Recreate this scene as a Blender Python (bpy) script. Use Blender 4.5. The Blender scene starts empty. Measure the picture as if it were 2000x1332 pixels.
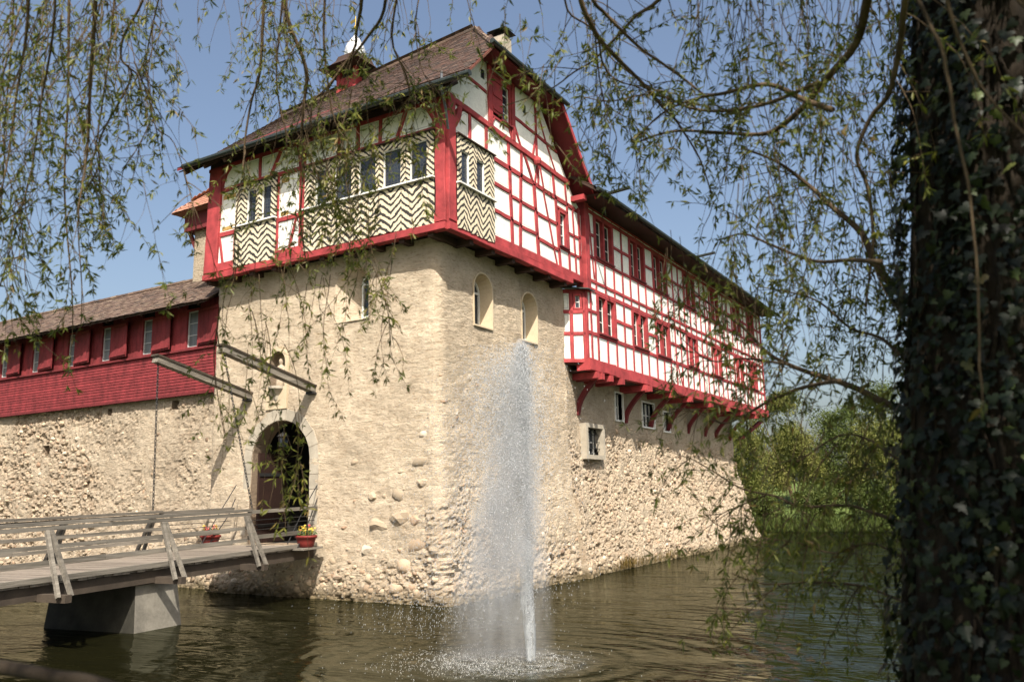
import bpy, bmesh, math, random
import numpy as np
from mathutils import Vector, Matrix, noise as mnoise

# ------------------------------------------------------------------ camera, world, sun
scene = bpy.context.scene
COL = scene.collection
random.seed(7)
RNG = np.random.default_rng(11)

EYE = Vector((0.0, 0.0, 2.7))            # metres above the moat water
YAW, PITCH, ROLL = math.radians(30.907), math.radians(10.492), math.radians(-1.1337)
FPX = 1621.87                             # focal length in pixels of the 2000 px wide photograph
cy, sy, cp, sp = math.cos(YAW), math.sin(YAW), math.cos(PITCH), math.sin(PITCH)
FWD = Vector((cy * cp, sy * cp, sp))
_r = Vector((sy, -cy, 0)); _u = _r.cross(FWD)
RGT = math.cos(ROLL) * _r + math.sin(ROLL) * _u
UPV = -math.sin(ROLL) * _r + math.cos(ROLL) * _u
cam_data = bpy.data.cameras.new('camera')
cam_data.sensor_width = 36.0
cam_data.lens = FPX / 2000 * 36.0
cam_data.clip_start = 0.1
cam_data.clip_end = 3000
cam_data.dof.use_dof = True
cam_data.dof.focus_distance = 24.0
cam_data.dof.aperture_fstop = 2.6
cam = bpy.data.objects.new('camera', cam_data)
COL.objects.link(cam)
cam.matrix_world = Matrix(((RGT.x, UPV.x, -FWD.x, EYE.x), (RGT.y, UPV.y, -FWD.y, EYE.y),
                           (RGT.z, UPV.z, -FWD.z, EYE.z), (0, 0, 0, 1)))
scene.camera = cam

SUNV = Vector((1.0, 0.79, -1.5)).normalized()     # direction the light travels
sun_el = math.asin(-SUNV.z)
world = bpy.data.worlds.new('World')
scene.world = world
world.use_nodes = True
wn = world.node_tree
wn.nodes.clear()
sky = wn.nodes.new('ShaderNodeTexSky')
sky.sky_type = 'NISHITA'
sky.sun_disc = False
sky.sun_elevation = sun_el
sky.sun_rotation = math.atan2(-SUNV.x, -SUNV.y)
sky.altitude = 450
sky.air_density = 1.1
sky.dust_density = 7.0
sky.ozone_density = 0.3
bg = wn.nodes.new('ShaderNodeBackground')
bg.inputs['Strength'].default_value = 0.097
wo = wn.nodes.new('ShaderNodeOutputWorld')
wn.links.new(sky.outputs[0], bg.inputs[0])
wn.links.new(bg.outputs[0], wo.inputs[0])
sd = bpy.data.lights.new('sun', 'SUN')
sd.energy = 5.0
sd.angle = math.radians(0.5)
sd.color = (1.0, 0.93, 0.82)
so = bpy.data.objects.new('sun', sd)
COL.objects.link(so)
so.rotation_euler = SUNV.to_track_quat('-Z', 'Y').to_euler()
so.location = (-20, -16, 40)
scene.view_settings.view_transform = 'Standard'
scene.view_settings.look = 'None'
scene.view_settings.gamma = 1.0
scene.view_settings.exposure = 0.95
scene.view_settings.use_curve_mapping = False
scene.cycles.max_bounces = 8
scene.cycles.transparent_max_bounces = 24
scene.cycles.volume_bounces = 1


def at(px, py, d):
    """a point seen at that pixel of the 2000x1332 photograph, d metres along the view axis"""
    return EYE + (FWD + RGT * ((px - 1000) / FPX) - UPV * ((py - 666) / FPX)) * d


# ------------------------------------------------------------------ materials
def new_mat(name):
    m = bpy.data.materials.new(name)
    m.use_nodes = True
    nt = m.node_tree
    nt.nodes.clear()
    out = nt.nodes.new('ShaderNodeOutputMaterial')
    b = nt.nodes.new('ShaderNodeBsdfPrincipled')
    nt.links.new(b.outputs[0], out.inputs[0])
    return m, nt, b, out


def N(nt, typ, **kw):
    n = nt.nodes.new(typ)
    for k, v in kw.items():
        if k.startswith('i_'):
            key = k[2:]
            n.inputs[int(key) if key.isdigit() else key.replace('_', ' ')].default_value = v
        else:
            setattr(n, k, v)
    return n


def ramp(nt, fac, stops):
    r = nt.nodes.new('ShaderNodeValToRGB')
    e = r.color_ramp.elements
    while len(e) > 1:
        e.remove(e[-1])
    e[0].position = stops[0][0]
    e[0].color = (*stops[0][1], 1)
    for p, c in stops[1:]:
        x = e.new(p)
        x.color = (*c, 1)
    nt.links.new(fac, r.inputs[0])
    return r.outputs[0]


def mixc(nt, fac, a, b, mode='MIX'):
    m = nt.nodes.new('ShaderNodeMix')
    m.data_type = 'RGBA'
    m.blend_type = mode
    for s, v in ((0, fac), (6, a), (7, b)):
        if isinstance(v, (int, float)):
            m.inputs[s].default_value = v
        elif isinstance(v, tuple):
            m.inputs[s].default_value = (*v, 1)
        else:
            nt.links.new(v, m.inputs[s])
    return m.outputs[2]


def coords(nt, scale=(1, 1, 1), which='Object', rot=0.0):
    tc = nt.nodes.new('ShaderNodeTexCoord')
    src = tc.outputs[which]
    if rot:
        vr = nt.nodes.new('ShaderNodeVectorRotate')
        vr.rotation_type = 'Z_AXIS'
        vr.inputs['Angle'].default_value = rot
        nt.links.new(src, vr.inputs['Vector'])
        src = vr.outputs[0]
    mp = nt.nodes.new('ShaderNodeMapping')
    mp.inputs['Scale'].default_value = scale
    nt.links.new(src, mp.inputs[0])
    return mp.outputs[0]


def noise_tex(nt, vec, scale, detail=4, rough=.55, dist=0.0):
    n = nt.nodes.new('ShaderNodeTexNoise')
    n.inputs['Scale'].default_value = scale
    n.inputs['Detail'].default_value = detail
    n.inputs['Roughness'].default_value = rough
    n.inputs['Distortion'].default_value = dist
    nt.links.new(vec, n.inputs['Vector'])
    return n.outputs['Fac']


def bump(nt, b, h, strength=.5, dist=.02, prev=None):
    n = nt.nodes.new('ShaderNodeBump')
    n.inputs['Strength'].default_value = strength
    n.inputs['Distance'].default_value = dist
    nt.links.new(h, n.inputs['Height'])
    if prev is not None:
        nt.links.new(prev, n.inputs['Normal'])
    if b is not None:
        nt.links.new(n.outputs[0], b.inputs['Normal'])
    return n.outputs[0]


M = {}


def simple(name, col, rough=.7, var=.25, scale=3.0, bstr=.25, bdist=.01, bscale=25, stretch=(1, 1, 1), metal=0.0, spec=.3, rot=0.0, grain=.35):
    """plain surface: colour broken up by two noises, fine relief"""
    m, nt, b, o = new_mat(name)
    v = coords(nt, stretch, rot=rot)
    n1 = noise_tex(nt, v, scale, 5, .6)
    dark = tuple(c * (1 - var) for c in col)
    light = tuple(min(1, c * (1 + var * .7)) for c in col)
    c = ramp(nt, n1, [(.3, dark), (.7, light)])
    n2 = noise_tex(nt, v, bscale, 4, .6)
    c = mixc(nt, grain, c, ramp(nt, n2, [(.25, tuple(x * .55 for x in (1, 1, 1))), (.6, (1, 1, 1))]), 'MULTIPLY')
    k = .30 if 'wood' in name or 'board' in name else .13      # every piece a little different from the next
    oi = N(nt, 'ShaderNodeObjectInfo')
    c = mixc(nt, 1.0, c, ramp(nt, oi.outputs['Random'], [(0, (1 - k, 1 - k, 1 - k)), (1, (1, 1, 1))]), 'MULTIPLY')
    nt.links.new(c, b.inputs['Base Color'])
    b.inputs['Roughness'].default_value = rough
    b.inputs['Metallic'].default_value = metal
    b.inputs['Specular IOR Level'].default_value = spec
    if bstr:
        bump(nt, b, n2, bstr, bdist)
    M[name] = m
    return m


simple('red_paint', (.325, .044, .048), .75, .42, 2.6, .35, .006, 30, (1, 1, 1))
simple('red_boards', (.20, .027, .031), .78, .42, 3.0, .35, .006, 34, (1, 1, .5))
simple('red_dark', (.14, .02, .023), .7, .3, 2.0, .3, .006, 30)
simple('white_panel', (.80, .79, .735), .88, .12, 3.2, .25, .006, 14)
simple('panel_line', (.30, .33, .36), .85, .15, 5, 0)
simple('ochre_line', (.42, .27, .09), .85, .5, 22, 0)
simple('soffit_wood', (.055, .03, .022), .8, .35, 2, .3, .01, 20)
simple('grey_wood', (.20, .18, .15), .85, .5, 2.4, .9, .012, 9, (.22, 3.2, 3.2), rot=-.1345, grain=.75)
simple('dark_wood', (.06, .046, .034), .85, .35, 2.5, .5, .008, 24)
simple('deck_wood', (.235, .20, .165), .85, .35, 3, .7, .01, 9, (3.2, .3, 3.2), rot=-.1345, grain=.7)
simple('door_wood', (.03, .013, .009), .7, .3, 3, .3, .006, 22)
simple('white_frame', (.72, .72, .68), .55, .08, 4, .1, .003, 20)
simple('cream_reveal', (.50, .41, .285), .85, .1, 3, .2, .004, 25)
simple('stone_trim', (.365, .325, .26), .85, .2, 4, .4, .006, 30)
simple('concrete', (.20, .185, .155), .9, .35, 2.2, .5, .015, 16)
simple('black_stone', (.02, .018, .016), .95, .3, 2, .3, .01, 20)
simple('iron', (.05, .05, .05), .5, .2, 8, .1, .003, 30, metal=.6)
simple('gutter_metal', (.045, .055, .05), .45, .25, 5, 0, metal=.5)
simple('zinc', (.20, .21, .22), .4, .2, 4, .1, .004, 20, metal=.7)
simple('white_metal', (.68, .69, .70), .35, .12, 5, .1, .004, 20, metal=.25)
simple('tile_edge', (.12, .045, .03), .85, .3, 6, .3, .006, 30)
simple('grey_frame', (.42, .43, .43), .6, .1, 4, .1, .003, 20)
simple('shaded_concrete', (.028, .026, .02), .8, .5, 2.5, .4, .01, 16)
simple('gold', (.75, .5, .12), .35, .1, 5, 0, metal=.9)
simple('terracotta', (.17, .022, .018), .65, .2, 5, .2, .004, 24)
simple('soil', (.05, .035, .025), .95, .3, 9, .4, .02, 30)
simple('flower_leaf', (.06, .12, .03), .6, .3, 9, 0)
simple('flower_yellow', (.5, .34, .05), .6, .1, 9, 0)
simple('flower_red', (.5, .05, .06), .6, .1, 9, 0)
simple('statue_stone', (.42, .34, .25), .85, .25, 8, .3, .006, 30)
simple('ochre_panel', (.55, .45, .25), .85, .2, 4, .2, .004, 20)
simple('mortar_strip', (.5, .44, .36), .9, .2, 4, .4, .01, 20)


def plaster_mat(name, base, rubble=0.0):
    """trowelled lime plaster with horizontal drag marks, pits and weather stains"""
    m, nt, b, o = new_mat(name)
    v = coords(nt)
    vs = coords(nt, (1, 1, 3.2))
    big = noise_tex(nt, v, .55, 5, .62)
    mid = noise_tex(nt, v, 2.6, 5, .62)
    fine = noise_tex(nt, vs, 6.0, 6, .66, .5)
    grain = noise_tex(nt, vs, 34, 4, .7)
    at_ = N(nt, 'ShaderNodeAttribute', attribute_name='Stone')
    sc = nt.nodes.new('ShaderNodeSeparateColor')
    nt.links.new(at_.outputs[0], sc.inputs[0])
    stn = ramp(nt, sc.outputs[0], [(0, (.20, .14, .095)), (.15, (.40, .315, .225)), (.35, (.50, .41, .305)), (.5, (.34, .28, .21)), (.62, (.53, .45, .35)), (.75, (.40, .295, .205)), (.88, (.26, .18, .125)), (1, (.54, .455, .34))])
    c = ramp(nt, big, [(.32, tuple(x * .80 for x in base)), (.55, base), (.75, tuple(min(1, x * 1.14) for x in base))])
    c = mixc(nt, .5, c, ramp(nt, mid, [(.34, (.70, .66, .62)), (.58, (1, 1, 1))]), 'MULTIPLY')
    c = mixc(nt, .55, c, ramp(nt, fine, [(.35, (.52, .44, .36)), (.47, (1, 1, 1))]), 'MULTIPLY')
    c = mixc(nt, sc.outputs[1], c, stn)
    c = mixc(nt, sc.outputs[2], c, (.27, .205, .145))
    # damp, weedy foot of the wall
    sep = nt.nodes.new('ShaderNodeSeparateXYZ')
    nt.links.new(v, sep.inputs[0])
    mz = N(nt, 'ShaderNodeMapRange', i_1=.06, i_2=.42, i_3=1.9, i_4=0.0)
    nt.links.new(sep.outputs[2], mz.inputs[0])
    ms = N(nt, 'ShaderNodeMath', operation='MULTIPLY')
    nt.links.new(mz.outputs[0], ms.inputs[0])
    nt.links.new(mid, ms.inputs[1])
    c = mixc(nt, ms.outputs[0], c, (.12, .095, .055))
    nt.links.new(c, b.inputs['Base Color'])
    b.inputs['Roughness'].default_value = .93
    b.inputs['Specular IOR Level'].default_value = .12
    p = bump(nt, None, mid, .7, .12)
    p = bump(nt, None, fine, 1.0, .105, p)
    bump(nt, b, grain, .9, .03, p)
    M[name] = m
    return m


plaster_mat('plaster', (.60, .50, .375))
plaster_mat('plaster_wing', (.53, .44, .33))
plaster_mat('plaster_gallery', (.51, .425, .32))


def stone_mat(name, use_attr):
    m, nt, b, o = new_mat(name)
    v = coords(nt)
    if use_attr:
        a = N(nt, 'ShaderNodeAttribute', attribute_name='Col')
        sepc = nt.nodes.new('ShaderNodeSeparateColor')
        nt.links.new(a.outputs[0], sepc.inputs[0])
        f = sepc.outputs[0]
    else:
        f = N(nt, 'ShaderNodeObjectInfo').outputs['Random']
    c = ramp(nt, f, [(0, (.17, .12, .085)), (.14, (.33, .255, .18)), (.4, (.43, .35, .255)), (.55, (.30, .245, .18)),
                     (.7, (.50, .39, .28)), (.88, (.32, .22, .15)), (.94, (.48, .42, .345)), (1, (.58, .49, .37))])
    n = noise_tex(nt, v, 14, 5, .65)
    c = mixc(nt, .55, c, ramp(nt, n, [(.3, (.6, .56, .5)), (.65, (1.0, 1.0, 1.0))]), 'MULTIPLY')
    # stones at the waterline are dark with damp and algae
    ge = nt.nodes.new('ShaderNodeNewGeometry')
    sz = nt.nodes.new('ShaderNodeSeparateXYZ')
    nt.links.new(ge.outputs['Position'], sz.inputs[0])
    mz = N(nt, 'ShaderNodeMapRange', i_1=.06, i_2=.36, i_3=.9, i_4=0.0)
    nt.links.new(sz.outputs[2], mz.inputs[0])
    c = mixc(nt, mz.outputs[0], c, (.12, .095, .055))
    nt.links.new(c, b.inputs['Base Color'])
    b.inputs['Roughness'].default_value = .9
    b.inputs['Specular IOR Level'].default_value = .15
    bump(nt, b, n, .6, .02)
    M[name] = m


stone_mat('stone_one', False)
stone_mat('stone_many', True)


def tile_mat(name, cols):
    m, nt, b, o = new_mat(name)
    a = N(nt, 'ShaderNodeAttribute', attribute_name='Col')
    s = nt.nodes.new('ShaderNodeSeparateColor')
    nt.links.new(a.outputs[0], s.inputs[0])
    c = ramp(nt, s.outputs[0], [(i / (len(cols) - 1), x) for i, x in enumerate(cols)])
    n = noise_tex(nt, coords(nt), 18, 5, .65)
    c = mixc(nt, .6, c, ramp(nt, n, [(.3, (.45, .42, .4)), (.62, (1, 1, 1))]), 'MULTIPLY')
    nt.links.new(c, b.inputs['Base Color'])
    b.inputs['Roughness'].default_value = .88
    bump(nt, b, n, .5, .008)
    M[name] = m


tile_mat('tile_brown', [(.032, .019, .015), (.055, .028, .02), (.085, .042, .028), (.05, .031, .024), (.11, .066, .048), (.03, .022, .018)])
tile_mat('tile_weathered', [(.055, .034, .026), (.095, .058, .042), (.14, .092, .066), (.085, .05, .036), (.18, .13, .092), (.045, .032, .027)])
tile_mat('tile_orange', [(.30, .13, .085), (.36, .17, .11), (.27, .115, .075), (.40, .22, .15)])


def zebra_mat():
    m, nt, b, o = new_mat('zebra')
    tc = nt.nodes.new('ShaderNodeTexCoord')
    sep = nt.nodes.new('ShaderNodeSeparateXYZ')
    nt.links.new(tc.outputs['UV'], sep.inputs[0])
    n = noise_tex(nt, coords(nt), 4.5, 3, .6)
    n2 = noise_tex(nt, coords(nt), 20, 3, .6)
    wob = N(nt, 'ShaderNodeMath', operation='MULTIPLY_ADD', i_1=1.0)
    nt.links.new(n, wob.inputs[0])
    nt.links.new(sep.outputs[1], wob.inputs[2])
    fr = N(nt, 'ShaderNodeMath', operation='FRACT')
    nt.links.new(wob.outputs[0], fr.inputs[0])
    c = ramp(nt, fr.outputs[0], [(0, (.02, .018, .017)), (.40, (.025, .022, .02)), (.44, (.60, .52, .38)), (.96, (.60, .52, .38)), (1, (.02, .018, .017))])
    c = mixc(nt, .4, c, ramp(nt, n2, [(.3, (.55, .5, .42)), (.6, (1, 1, 1))]), 'MULTIPLY')
    nt.links.new(c, b.inputs['Base Color'])
    b.inputs['Roughness'].default_value = .75
    bump(nt, b, n2, .2, .004)
    M['zebra'] = m


zebra_mat()


def glass_mat(name, leaded):
    m, nt, b, o = new_mat(name)
    v = coords(nt)
    b.inputs['Roughness'].default_value = .08
    b.inputs['Specular IOR Level'].default_value = .35
    n = noise_tex(nt, v, 5, 2, .5)
    c = ramp(nt, n, [(.3, (.010, .013, .02)), (.7, (.03, .038, .05))])
    if leaded:
        w = N(nt, 'ShaderNodeTexVoronoi', feature='DISTANCE_TO_EDGE')
        w.inputs['Scale'].default_value = 9
        w.inputs['Randomness'].default_value = .45
        nt.links.new(v, w.inputs['Vector'])
        line = ramp(nt, w.outputs['Distance'], [(0, (1, 1, 1)), (.05, (1, 1, 1)), (.08, (0, 0, 0))])
        c = mixc(nt, line, c, (.035, .037, .04))
        rr = N(nt, 'ShaderNodeMath', operation='MULTIPLY_ADD', i_1=.5, i_2=.08)
        nt.links.new(line, rr.inputs[0])
        nt.links.new(rr.outputs[0], b.inputs['Roughness'])
        bump(nt, b, w.outputs['Distance'], .35, .02)
    else:
        bump(nt, b, n, .12, .03)
    nt.links.new(c, b.inputs['Base Color'])
    M[name] = m


glass_mat('glass_plain', False)
glass_mat('glass_leaded', True)
simple('net_curtain', (.13, .14, .145), .35, .3, 3, .1, .01, 10, (3, 3, .4))


def leaf_mat(name, cols, trans=.35, rough=.45, spec=.35):
    """leaf: colour from a per-leaf attribute, diffuse plus light shining through"""
    m, nt, b, o = new_mat(name)
    a = N(nt, 'ShaderNodeAttribute', attribute_name='Col')
    s = nt.nodes.new('ShaderNodeSeparateColor')
    nt.links.new(a.outputs[0], s.inputs[0])
    c = ramp(nt, s.outputs[0], [(i / (len(cols) - 1), x) for i, x in enumerate(cols)])
    nt.links.new(c, b.inputs['Base Color'])
    b.inputs['Roughness'].default_value = rough
    b.inputs['Specular IOR Level'].default_value = spec
    t = nt.nodes.new('ShaderNodeBsdfTranslucent')
    nt.links.new(mixc(nt, .5, c, (.10, .14, .02)), t.inputs[0])
    mx = nt.nodes.new('ShaderNodeMixShader')
    mx.inputs[0].default_value = trans
    nt.links.new(b.outputs[0], mx.inputs[1])
    nt.links.new(t.outputs[0], mx.inputs[2])
    nt.links.new(mx.outputs[0], o.inputs[0])
    M[name] = m


leaf_mat('willow_leaf', [(.06, .082, .015), (.10, .122, .02), (.145, .158, .027), (.21, .20, .036), (.18, .12, .035)], .45)
leaf_mat('far_leaf', [(.065, .085, .018), (.10, .12, .026), (.14, .145, .036), (.18, .17, .05)], .3, .6, .2)
leaf_mat('far_leaf_dark', [(.04, .06, .014), (.065, .09, .02), (.09, .115, .028), (.13, .14, .045)], .3, .6, .2)
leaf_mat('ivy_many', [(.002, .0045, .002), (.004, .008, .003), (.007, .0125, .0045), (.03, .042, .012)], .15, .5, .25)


def ivy_one():
    m, nt, b, o = new_mat('ivy_one')
    f = N(nt, 'ShaderNodeObjectInfo').outputs['Random']
    c = ramp(nt, f, [(0, (.003, .006, .0025)), (.65, (.006, .012, .004)), (.88, (.016, .027, .008)), (.96, (.075, .10, .026)), (1, (.09, .035, .018))])  # a few leaves at random get a brighter new-growth colour
    nt.links.new(c, b.inputs['Base Color'])
    b.inputs['Roughness'].default_value = .5
    b.inputs['Specular IOR Level'].default_value = .25
    M['ivy_one'] = m


ivy_one()


def bark_mat(name, base, bs=1.0):
    m, nt, b, o = new_mat(name)
    v = coords(nt, (1, 1, .28))
    n = noise_tex(nt, v, 9, 6, .65, .6)
    n2 = noise_tex(nt, v, 40, 4, .6)
    c = ramp(nt, n, [(.32, tuple(x * .35 for x in base)), (.5, base), (.75, tuple(x * 1.6 for x in base))])
    nt.links.new(c, b.inputs['Base Color'])
    b.inputs['Roughness'].default_value = .9
    b.inputs['Specular IOR Level'].default_value = .15
    p = bump(nt, None, n, 1.0, .06 * bs)
    bump(nt, b, n2, .6, .01, p)
    M[name] = m


bark_mat('bark', (.024, .018, .0125))
bark_mat('twig', (.085, .06, .035), .05)
bark_mat('branch', (.095, .066, .04), .15)


def grass_mat():
    m, nt, b, o = new_mat('meadow')
    v = coords(nt)
    n = noise_tex(nt, v, .35, 6, .65)
    n2 = noise_tex(nt, v, 6, 5, .7)
    c = ramp(nt, n, [(.3, (.05, .085, .018)), (.5, (.085, .13, .022)), (.7, (.13, .16, .035))])
    c = mixc(nt, .6, c, ramp(nt, n2, [(.3, (.5, .5, .45)), (.65, (1, 1, 1))]), 'MULTIPLY')
    nt.links.new(c, b.inputs['Base Color'])
    b.inputs['Roughness'].default_value = .95
    bump(nt, b, n2, .9, .15)
    M['meadow'] = m


grass_mat()


FOUNT = Vector((12.45, 7.22, 0))


def water_mat():
    m, nt, b, o = new_mat('moat_water')
    nt.nodes.remove(b)
    gl = N(nt, 'ShaderNodeBsdfGlossy')
    gl.inputs['Color'].default_value = (.50, .52, .44, 1)      # murky: part of the mirrored light is lost in scum and silt
    gl.inputs['Roughness'].default_value = .03
    df = N(nt, 'ShaderNodeBsdfDiffuse')
    df.inputs['Color'].default_value = (.008, .0078, .003, 1)
    fr = N(nt, 'ShaderNodeFresnel')
    fr.inputs['IOR'].default_value = 1.333
    mx = N(nt, 'ShaderNodeMixShader')
    nt.links.new(fr.outputs[0], mx.inputs[0])
    nt.links.new(df.outputs[0], mx.inputs[1])
    nt.links.new(gl.outputs[0], mx.inputs[2])
    nt.links.new(mx.outputs[0], o.inputs[0])
    tc = nt.nodes.new('ShaderNodeTexCoord')
    # wind ripples run roughly across the view, so stretch the noise along the camera's right axis
    mp = nt.nodes.new('ShaderNodeMapping')
    mp.inputs['Rotation'].default_value = (0, 0, -YAW)
    mp.inputs['Scale'].default_value = (1.0, .42, 1)
    nt.links.new(tc.outputs['Object'], mp.inputs[0])
    w1 = noise_tex(nt, mp.outputs[0], 1.15, 3, .5, .6)
    w2 = noise_tex(nt, mp.outputs[0], 4.2, 3, .55, .8)
    w3 = noise_tex(nt, mp.outputs[0], .35, 2, .5)
    # rings spreading from the fountain
    sub = N(nt, 'ShaderNodeVectorMath', operation='SUBTRACT')
    sub.inputs[1].default_value = FOUNT
    nt.links.new(tc.outputs['Object'], sub.inputs[0])
    ln = N(nt, 'ShaderNodeVectorMath', operation='LENGTH')
    nt.links.new(sub.outputs[0], ln.inputs[0])
    ph = N(nt, 'ShaderNodeMath', operation='MULTIPLY_ADD', i_1=13.0)
    nt.links.new(ln.outputs['Value'], ph.inputs[0])
    k = N(nt, 'ShaderNodeMath', operation='MULTIPLY', i_1=7.0)
    nt.links.new(w1, k.inputs[0])
    nt.links.new(k.outputs[0], ph.inputs[2])
    sn = N(nt, 'ShaderNodeMath', operation='SINE')
    nt.links.new(ph.outputs[0], sn.inputs[0])
    fall = N(nt, 'ShaderNodeMapRange', i_1=.6, i_2=9.0, i_3=1.0, i_4=0.0)
    nt.links.new(ln.outputs['Value'], fall.inputs[0])
    fall.interpolation_type = 'SMOOTHSTEP'
    ring = N(nt, 'ShaderNodeMath', operation='MULTIPLY')
    nt.links.new(sn.outputs[0], ring.inputs[0])
    nt.links.new(fall.outputs[0], ring.inputs[1])
    calm = ramp(nt, noise_tex(nt, tc.outputs['Object'], .13, 2, .5), [(.38, (.35, .35, .35)), (.6, (1, 1, 1))])
    w1 = mixc(nt, 1.0, w1, calm, 'MULTIPLY')
    w2 = mixc(nt, 1.0, w2, calm, 'MULTIPLY')
    p = bump(nt, None, w3, .5, .20)
    p = bump(nt, None, w1, .9, .15, p)
    p = bump(nt, None, ring.outputs[0], .5, .016, p)
    nrm = bump(nt, None, w2, .9, .034, p)
    nt.links.new(nrm, gl.inputs['Normal'])
    nt.links.new(nrm, fr.inputs['Normal'])
    M['moat_water'] = m


water_mat()


def N2(nt, sock, k):
    n = N(nt, 'ShaderNodeMath', operation='MULTIPLY', i_1=k)
    nt.links.new(sock, n.inputs[0])
    return n.outputs[0]


def spray_mat():
    m, nt, b, o = new_mat('droplet')
    b.inputs['Base Color'].default_value = (.45, .47, .49, 1)
    b.inputs['Roughness'].default_value = .35
    t = nt.nodes.new('ShaderNodeBsdfTransparent')
    mx = nt.nodes.new('ShaderNodeMixShader')
    mx.inputs[0].default_value = .42
    nt.links.new(t.outputs[0], mx.inputs[1])
    nt.links.new(b.outputs[0], mx.inputs[2])
    nt.links.new(mx.outputs[0], o.inputs[0])
    M['droplet'] = m
    # the jet: solid where it leaves the water, torn to nothing as it climbs
    m, nt, b, o = new_mat('jet_water')
    b.inputs['Base Color'].default_value = (.42, .45, .47, 1)
    b.inputs['Roughness'].default_value = .3
    tcj = nt.nodes.new('ShaderNodeTexCoord')
    sj = nt.nodes.new('ShaderNodeSeparateXYZ')
    nt.links.new(tcj.outputs['Object'], sj.inputs[0])
    zj = N(nt, 'ShaderNodeMapRange', i_1=.3, i_2=2.4, i_3=.75, i_4=0.0)
    nt.links.new(sj.outputs[2], zj.inputs[0])
    nj = ramp(nt, noise_tex(nt, coords(nt, (1, 1, .22)), 16, 5, .7), [(.35, (.1, .1, .1)), (.6, (1, 1, 1))])
    fj = N(nt, 'ShaderNodeMath', operation='MULTIPLY')
    nt.links.new(zj.outputs[0], fj.inputs[0])
    nt.links.new(nj, fj.inputs[1])
    t = nt.nodes.new('ShaderNodeBsdfTransparent')
    mx = nt.nodes.new('ShaderNodeMixShader')
    nt.links.new(fj.outputs[0], mx.inputs[0])
    nt.links.new(t.outputs[0], mx.inputs[1])
    nt.links.new(b.outputs[0], mx.inputs[2])
    nt.links.new(mx.outputs[0], o.inputs[0])
    M['jet_water'] = m
    m, nt, b, o = new_mat('foam')
    b.inputs['Base Color'].default_value = (.60, .61, .60, 1)
    b.inputs['Roughness'].default_value = .4
    t = nt.nodes.new('ShaderNodeBsdfTransparent')
    mx = nt.nodes.new('ShaderNodeMixShader')
    mx.inputs[0].default_value = .5
    nt.links.new(t.outputs[0], mx.inputs[1])
    nt.links.new(b.outputs[0], mx.inputs[2])
    nt.links.new(mx.outputs[0], o.inputs[0])
    M['foam'] = m
    # churned surface: patchy froth, denser in a ring where the spray comes down
    m, nt, b, o = new_mat('froth')
    b.inputs['Base Color'].default_value = (.55, .56, .55, 1)
    b.inputs['Roughness'].default_value = .5
    tc = nt.nodes.new('ShaderNodeTexCoord')
    sub = N(nt, 'ShaderNodeVectorMath', operation='SUBTRACT')
    sub.inputs[1].default_value = FOUNT + Vector((-RGT.x, -RGT.y, 0)) * .35
    nt.links.new(tc.outputs['Object'], sub.inputs[0])
    ln = N(nt, 'ShaderNodeVectorMath', operation='LENGTH')
    nt.links.new(sub.outputs[0], ln.inputs[0])
    ring = ramp(nt, N2(nt, ln.outputs['Value'], .5), [(0, (.10, .10, .10)), (.22, (.25, .25, .25)), (.42, (.30, .30, .30)), (.56, (.12, .12, .12)), (.78, (0, 0, 0))])
    nz = noise_tex(nt, coords(nt), 7, 6, .72, 1.2)
    pat = ramp(nt, nz, [(.42, (0, 0, 0)), (.62, (1, 1, 1))])
    fac = mixc(nt, 1.0, ring, pat, 'MULTIPLY')
    t = nt.nodes.new('ShaderNodeBsdfTransparent')
    mx = nt.nodes.new('ShaderNodeMixShader')
    nt.links.new(fac, mx.inputs[0])
    nt.links.new(t.outputs[0], mx.inputs[1])
    nt.links.new(b.outputs[0], mx.inputs[2])
    nt.links.new(mx.outputs[0], o.inputs[0])
    M['froth'] = m
    m = bpy.data.materials.new('spray_mist')
    m.use_nodes = True
    nt = m.node_tree
    nt.nodes.clear()
    o = nt.nodes.new('ShaderNodeOutputMaterial')
    v = nt.nodes.new('ShaderNodeVolumePrincipled')
    v.inputs['Color'].default_value = (.74, .75, .76, 1)
    v.inputs['Anisotropy'].default_value = .1
    n = noise_tex(nt, coords(nt, (1, 1, .35)), 4.0, 4, .65)
    mr = N(nt, 'ShaderNodeMapRange', i_1=.36, i_2=.70, i_3=.0, i_4=9.0)
    nt.links.new(n, mr.inputs[0])
    # thins towards the edge of the plume and towards the water
    tc = nt.nodes.new('ShaderNodeTexCoord')
    sp_ = nt.nodes.new('ShaderNodeSeparateXYZ')
    nt.links.new(tc.outputs['Object'], sp_.inputs[0])
    off = N(nt, 'ShaderNodeMapRange', i_1=0, i_2=5.3, i_3=.55, i_4=.03)
    nt.links.new(sp_.outputs[2], off.inputs[0])
    ax = N(nt, 'ShaderNodeVectorMath', operation='SCALE')
    ax.inputs[0].default_value = Vector((-RGT.x, -RGT.y, 0)).normalized()
    nt.links.new(off.outputs[0], ax.inputs['Scale'])
    q1 = N(nt, 'ShaderNodeVectorMath', operation='SUBTRACT')
    nt.links.new(tc.outputs['Object'], q1.inputs[0])
    q1.inputs[1].default_value = FOUNT
    q2 = N(nt, 'ShaderNodeVectorMath', operation='SUBTRACT')
    nt.links.new(q1.outputs[0], q2.inputs[0])
    nt.links.new(ax.outputs[0], q2.inputs[1])
    q3 = N(nt, 'ShaderNodeVectorMath', operation='MULTIPLY')
    nt.links.new(q2.outputs[0], q3.inputs[0])
    q3.inputs[1].default_value = (1, 1, 0)
    ln = N(nt, 'ShaderNodeVectorMath', operation='LENGTH')
    nt.links.new(q3.outputs[0], ln.inputs[0])
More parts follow.
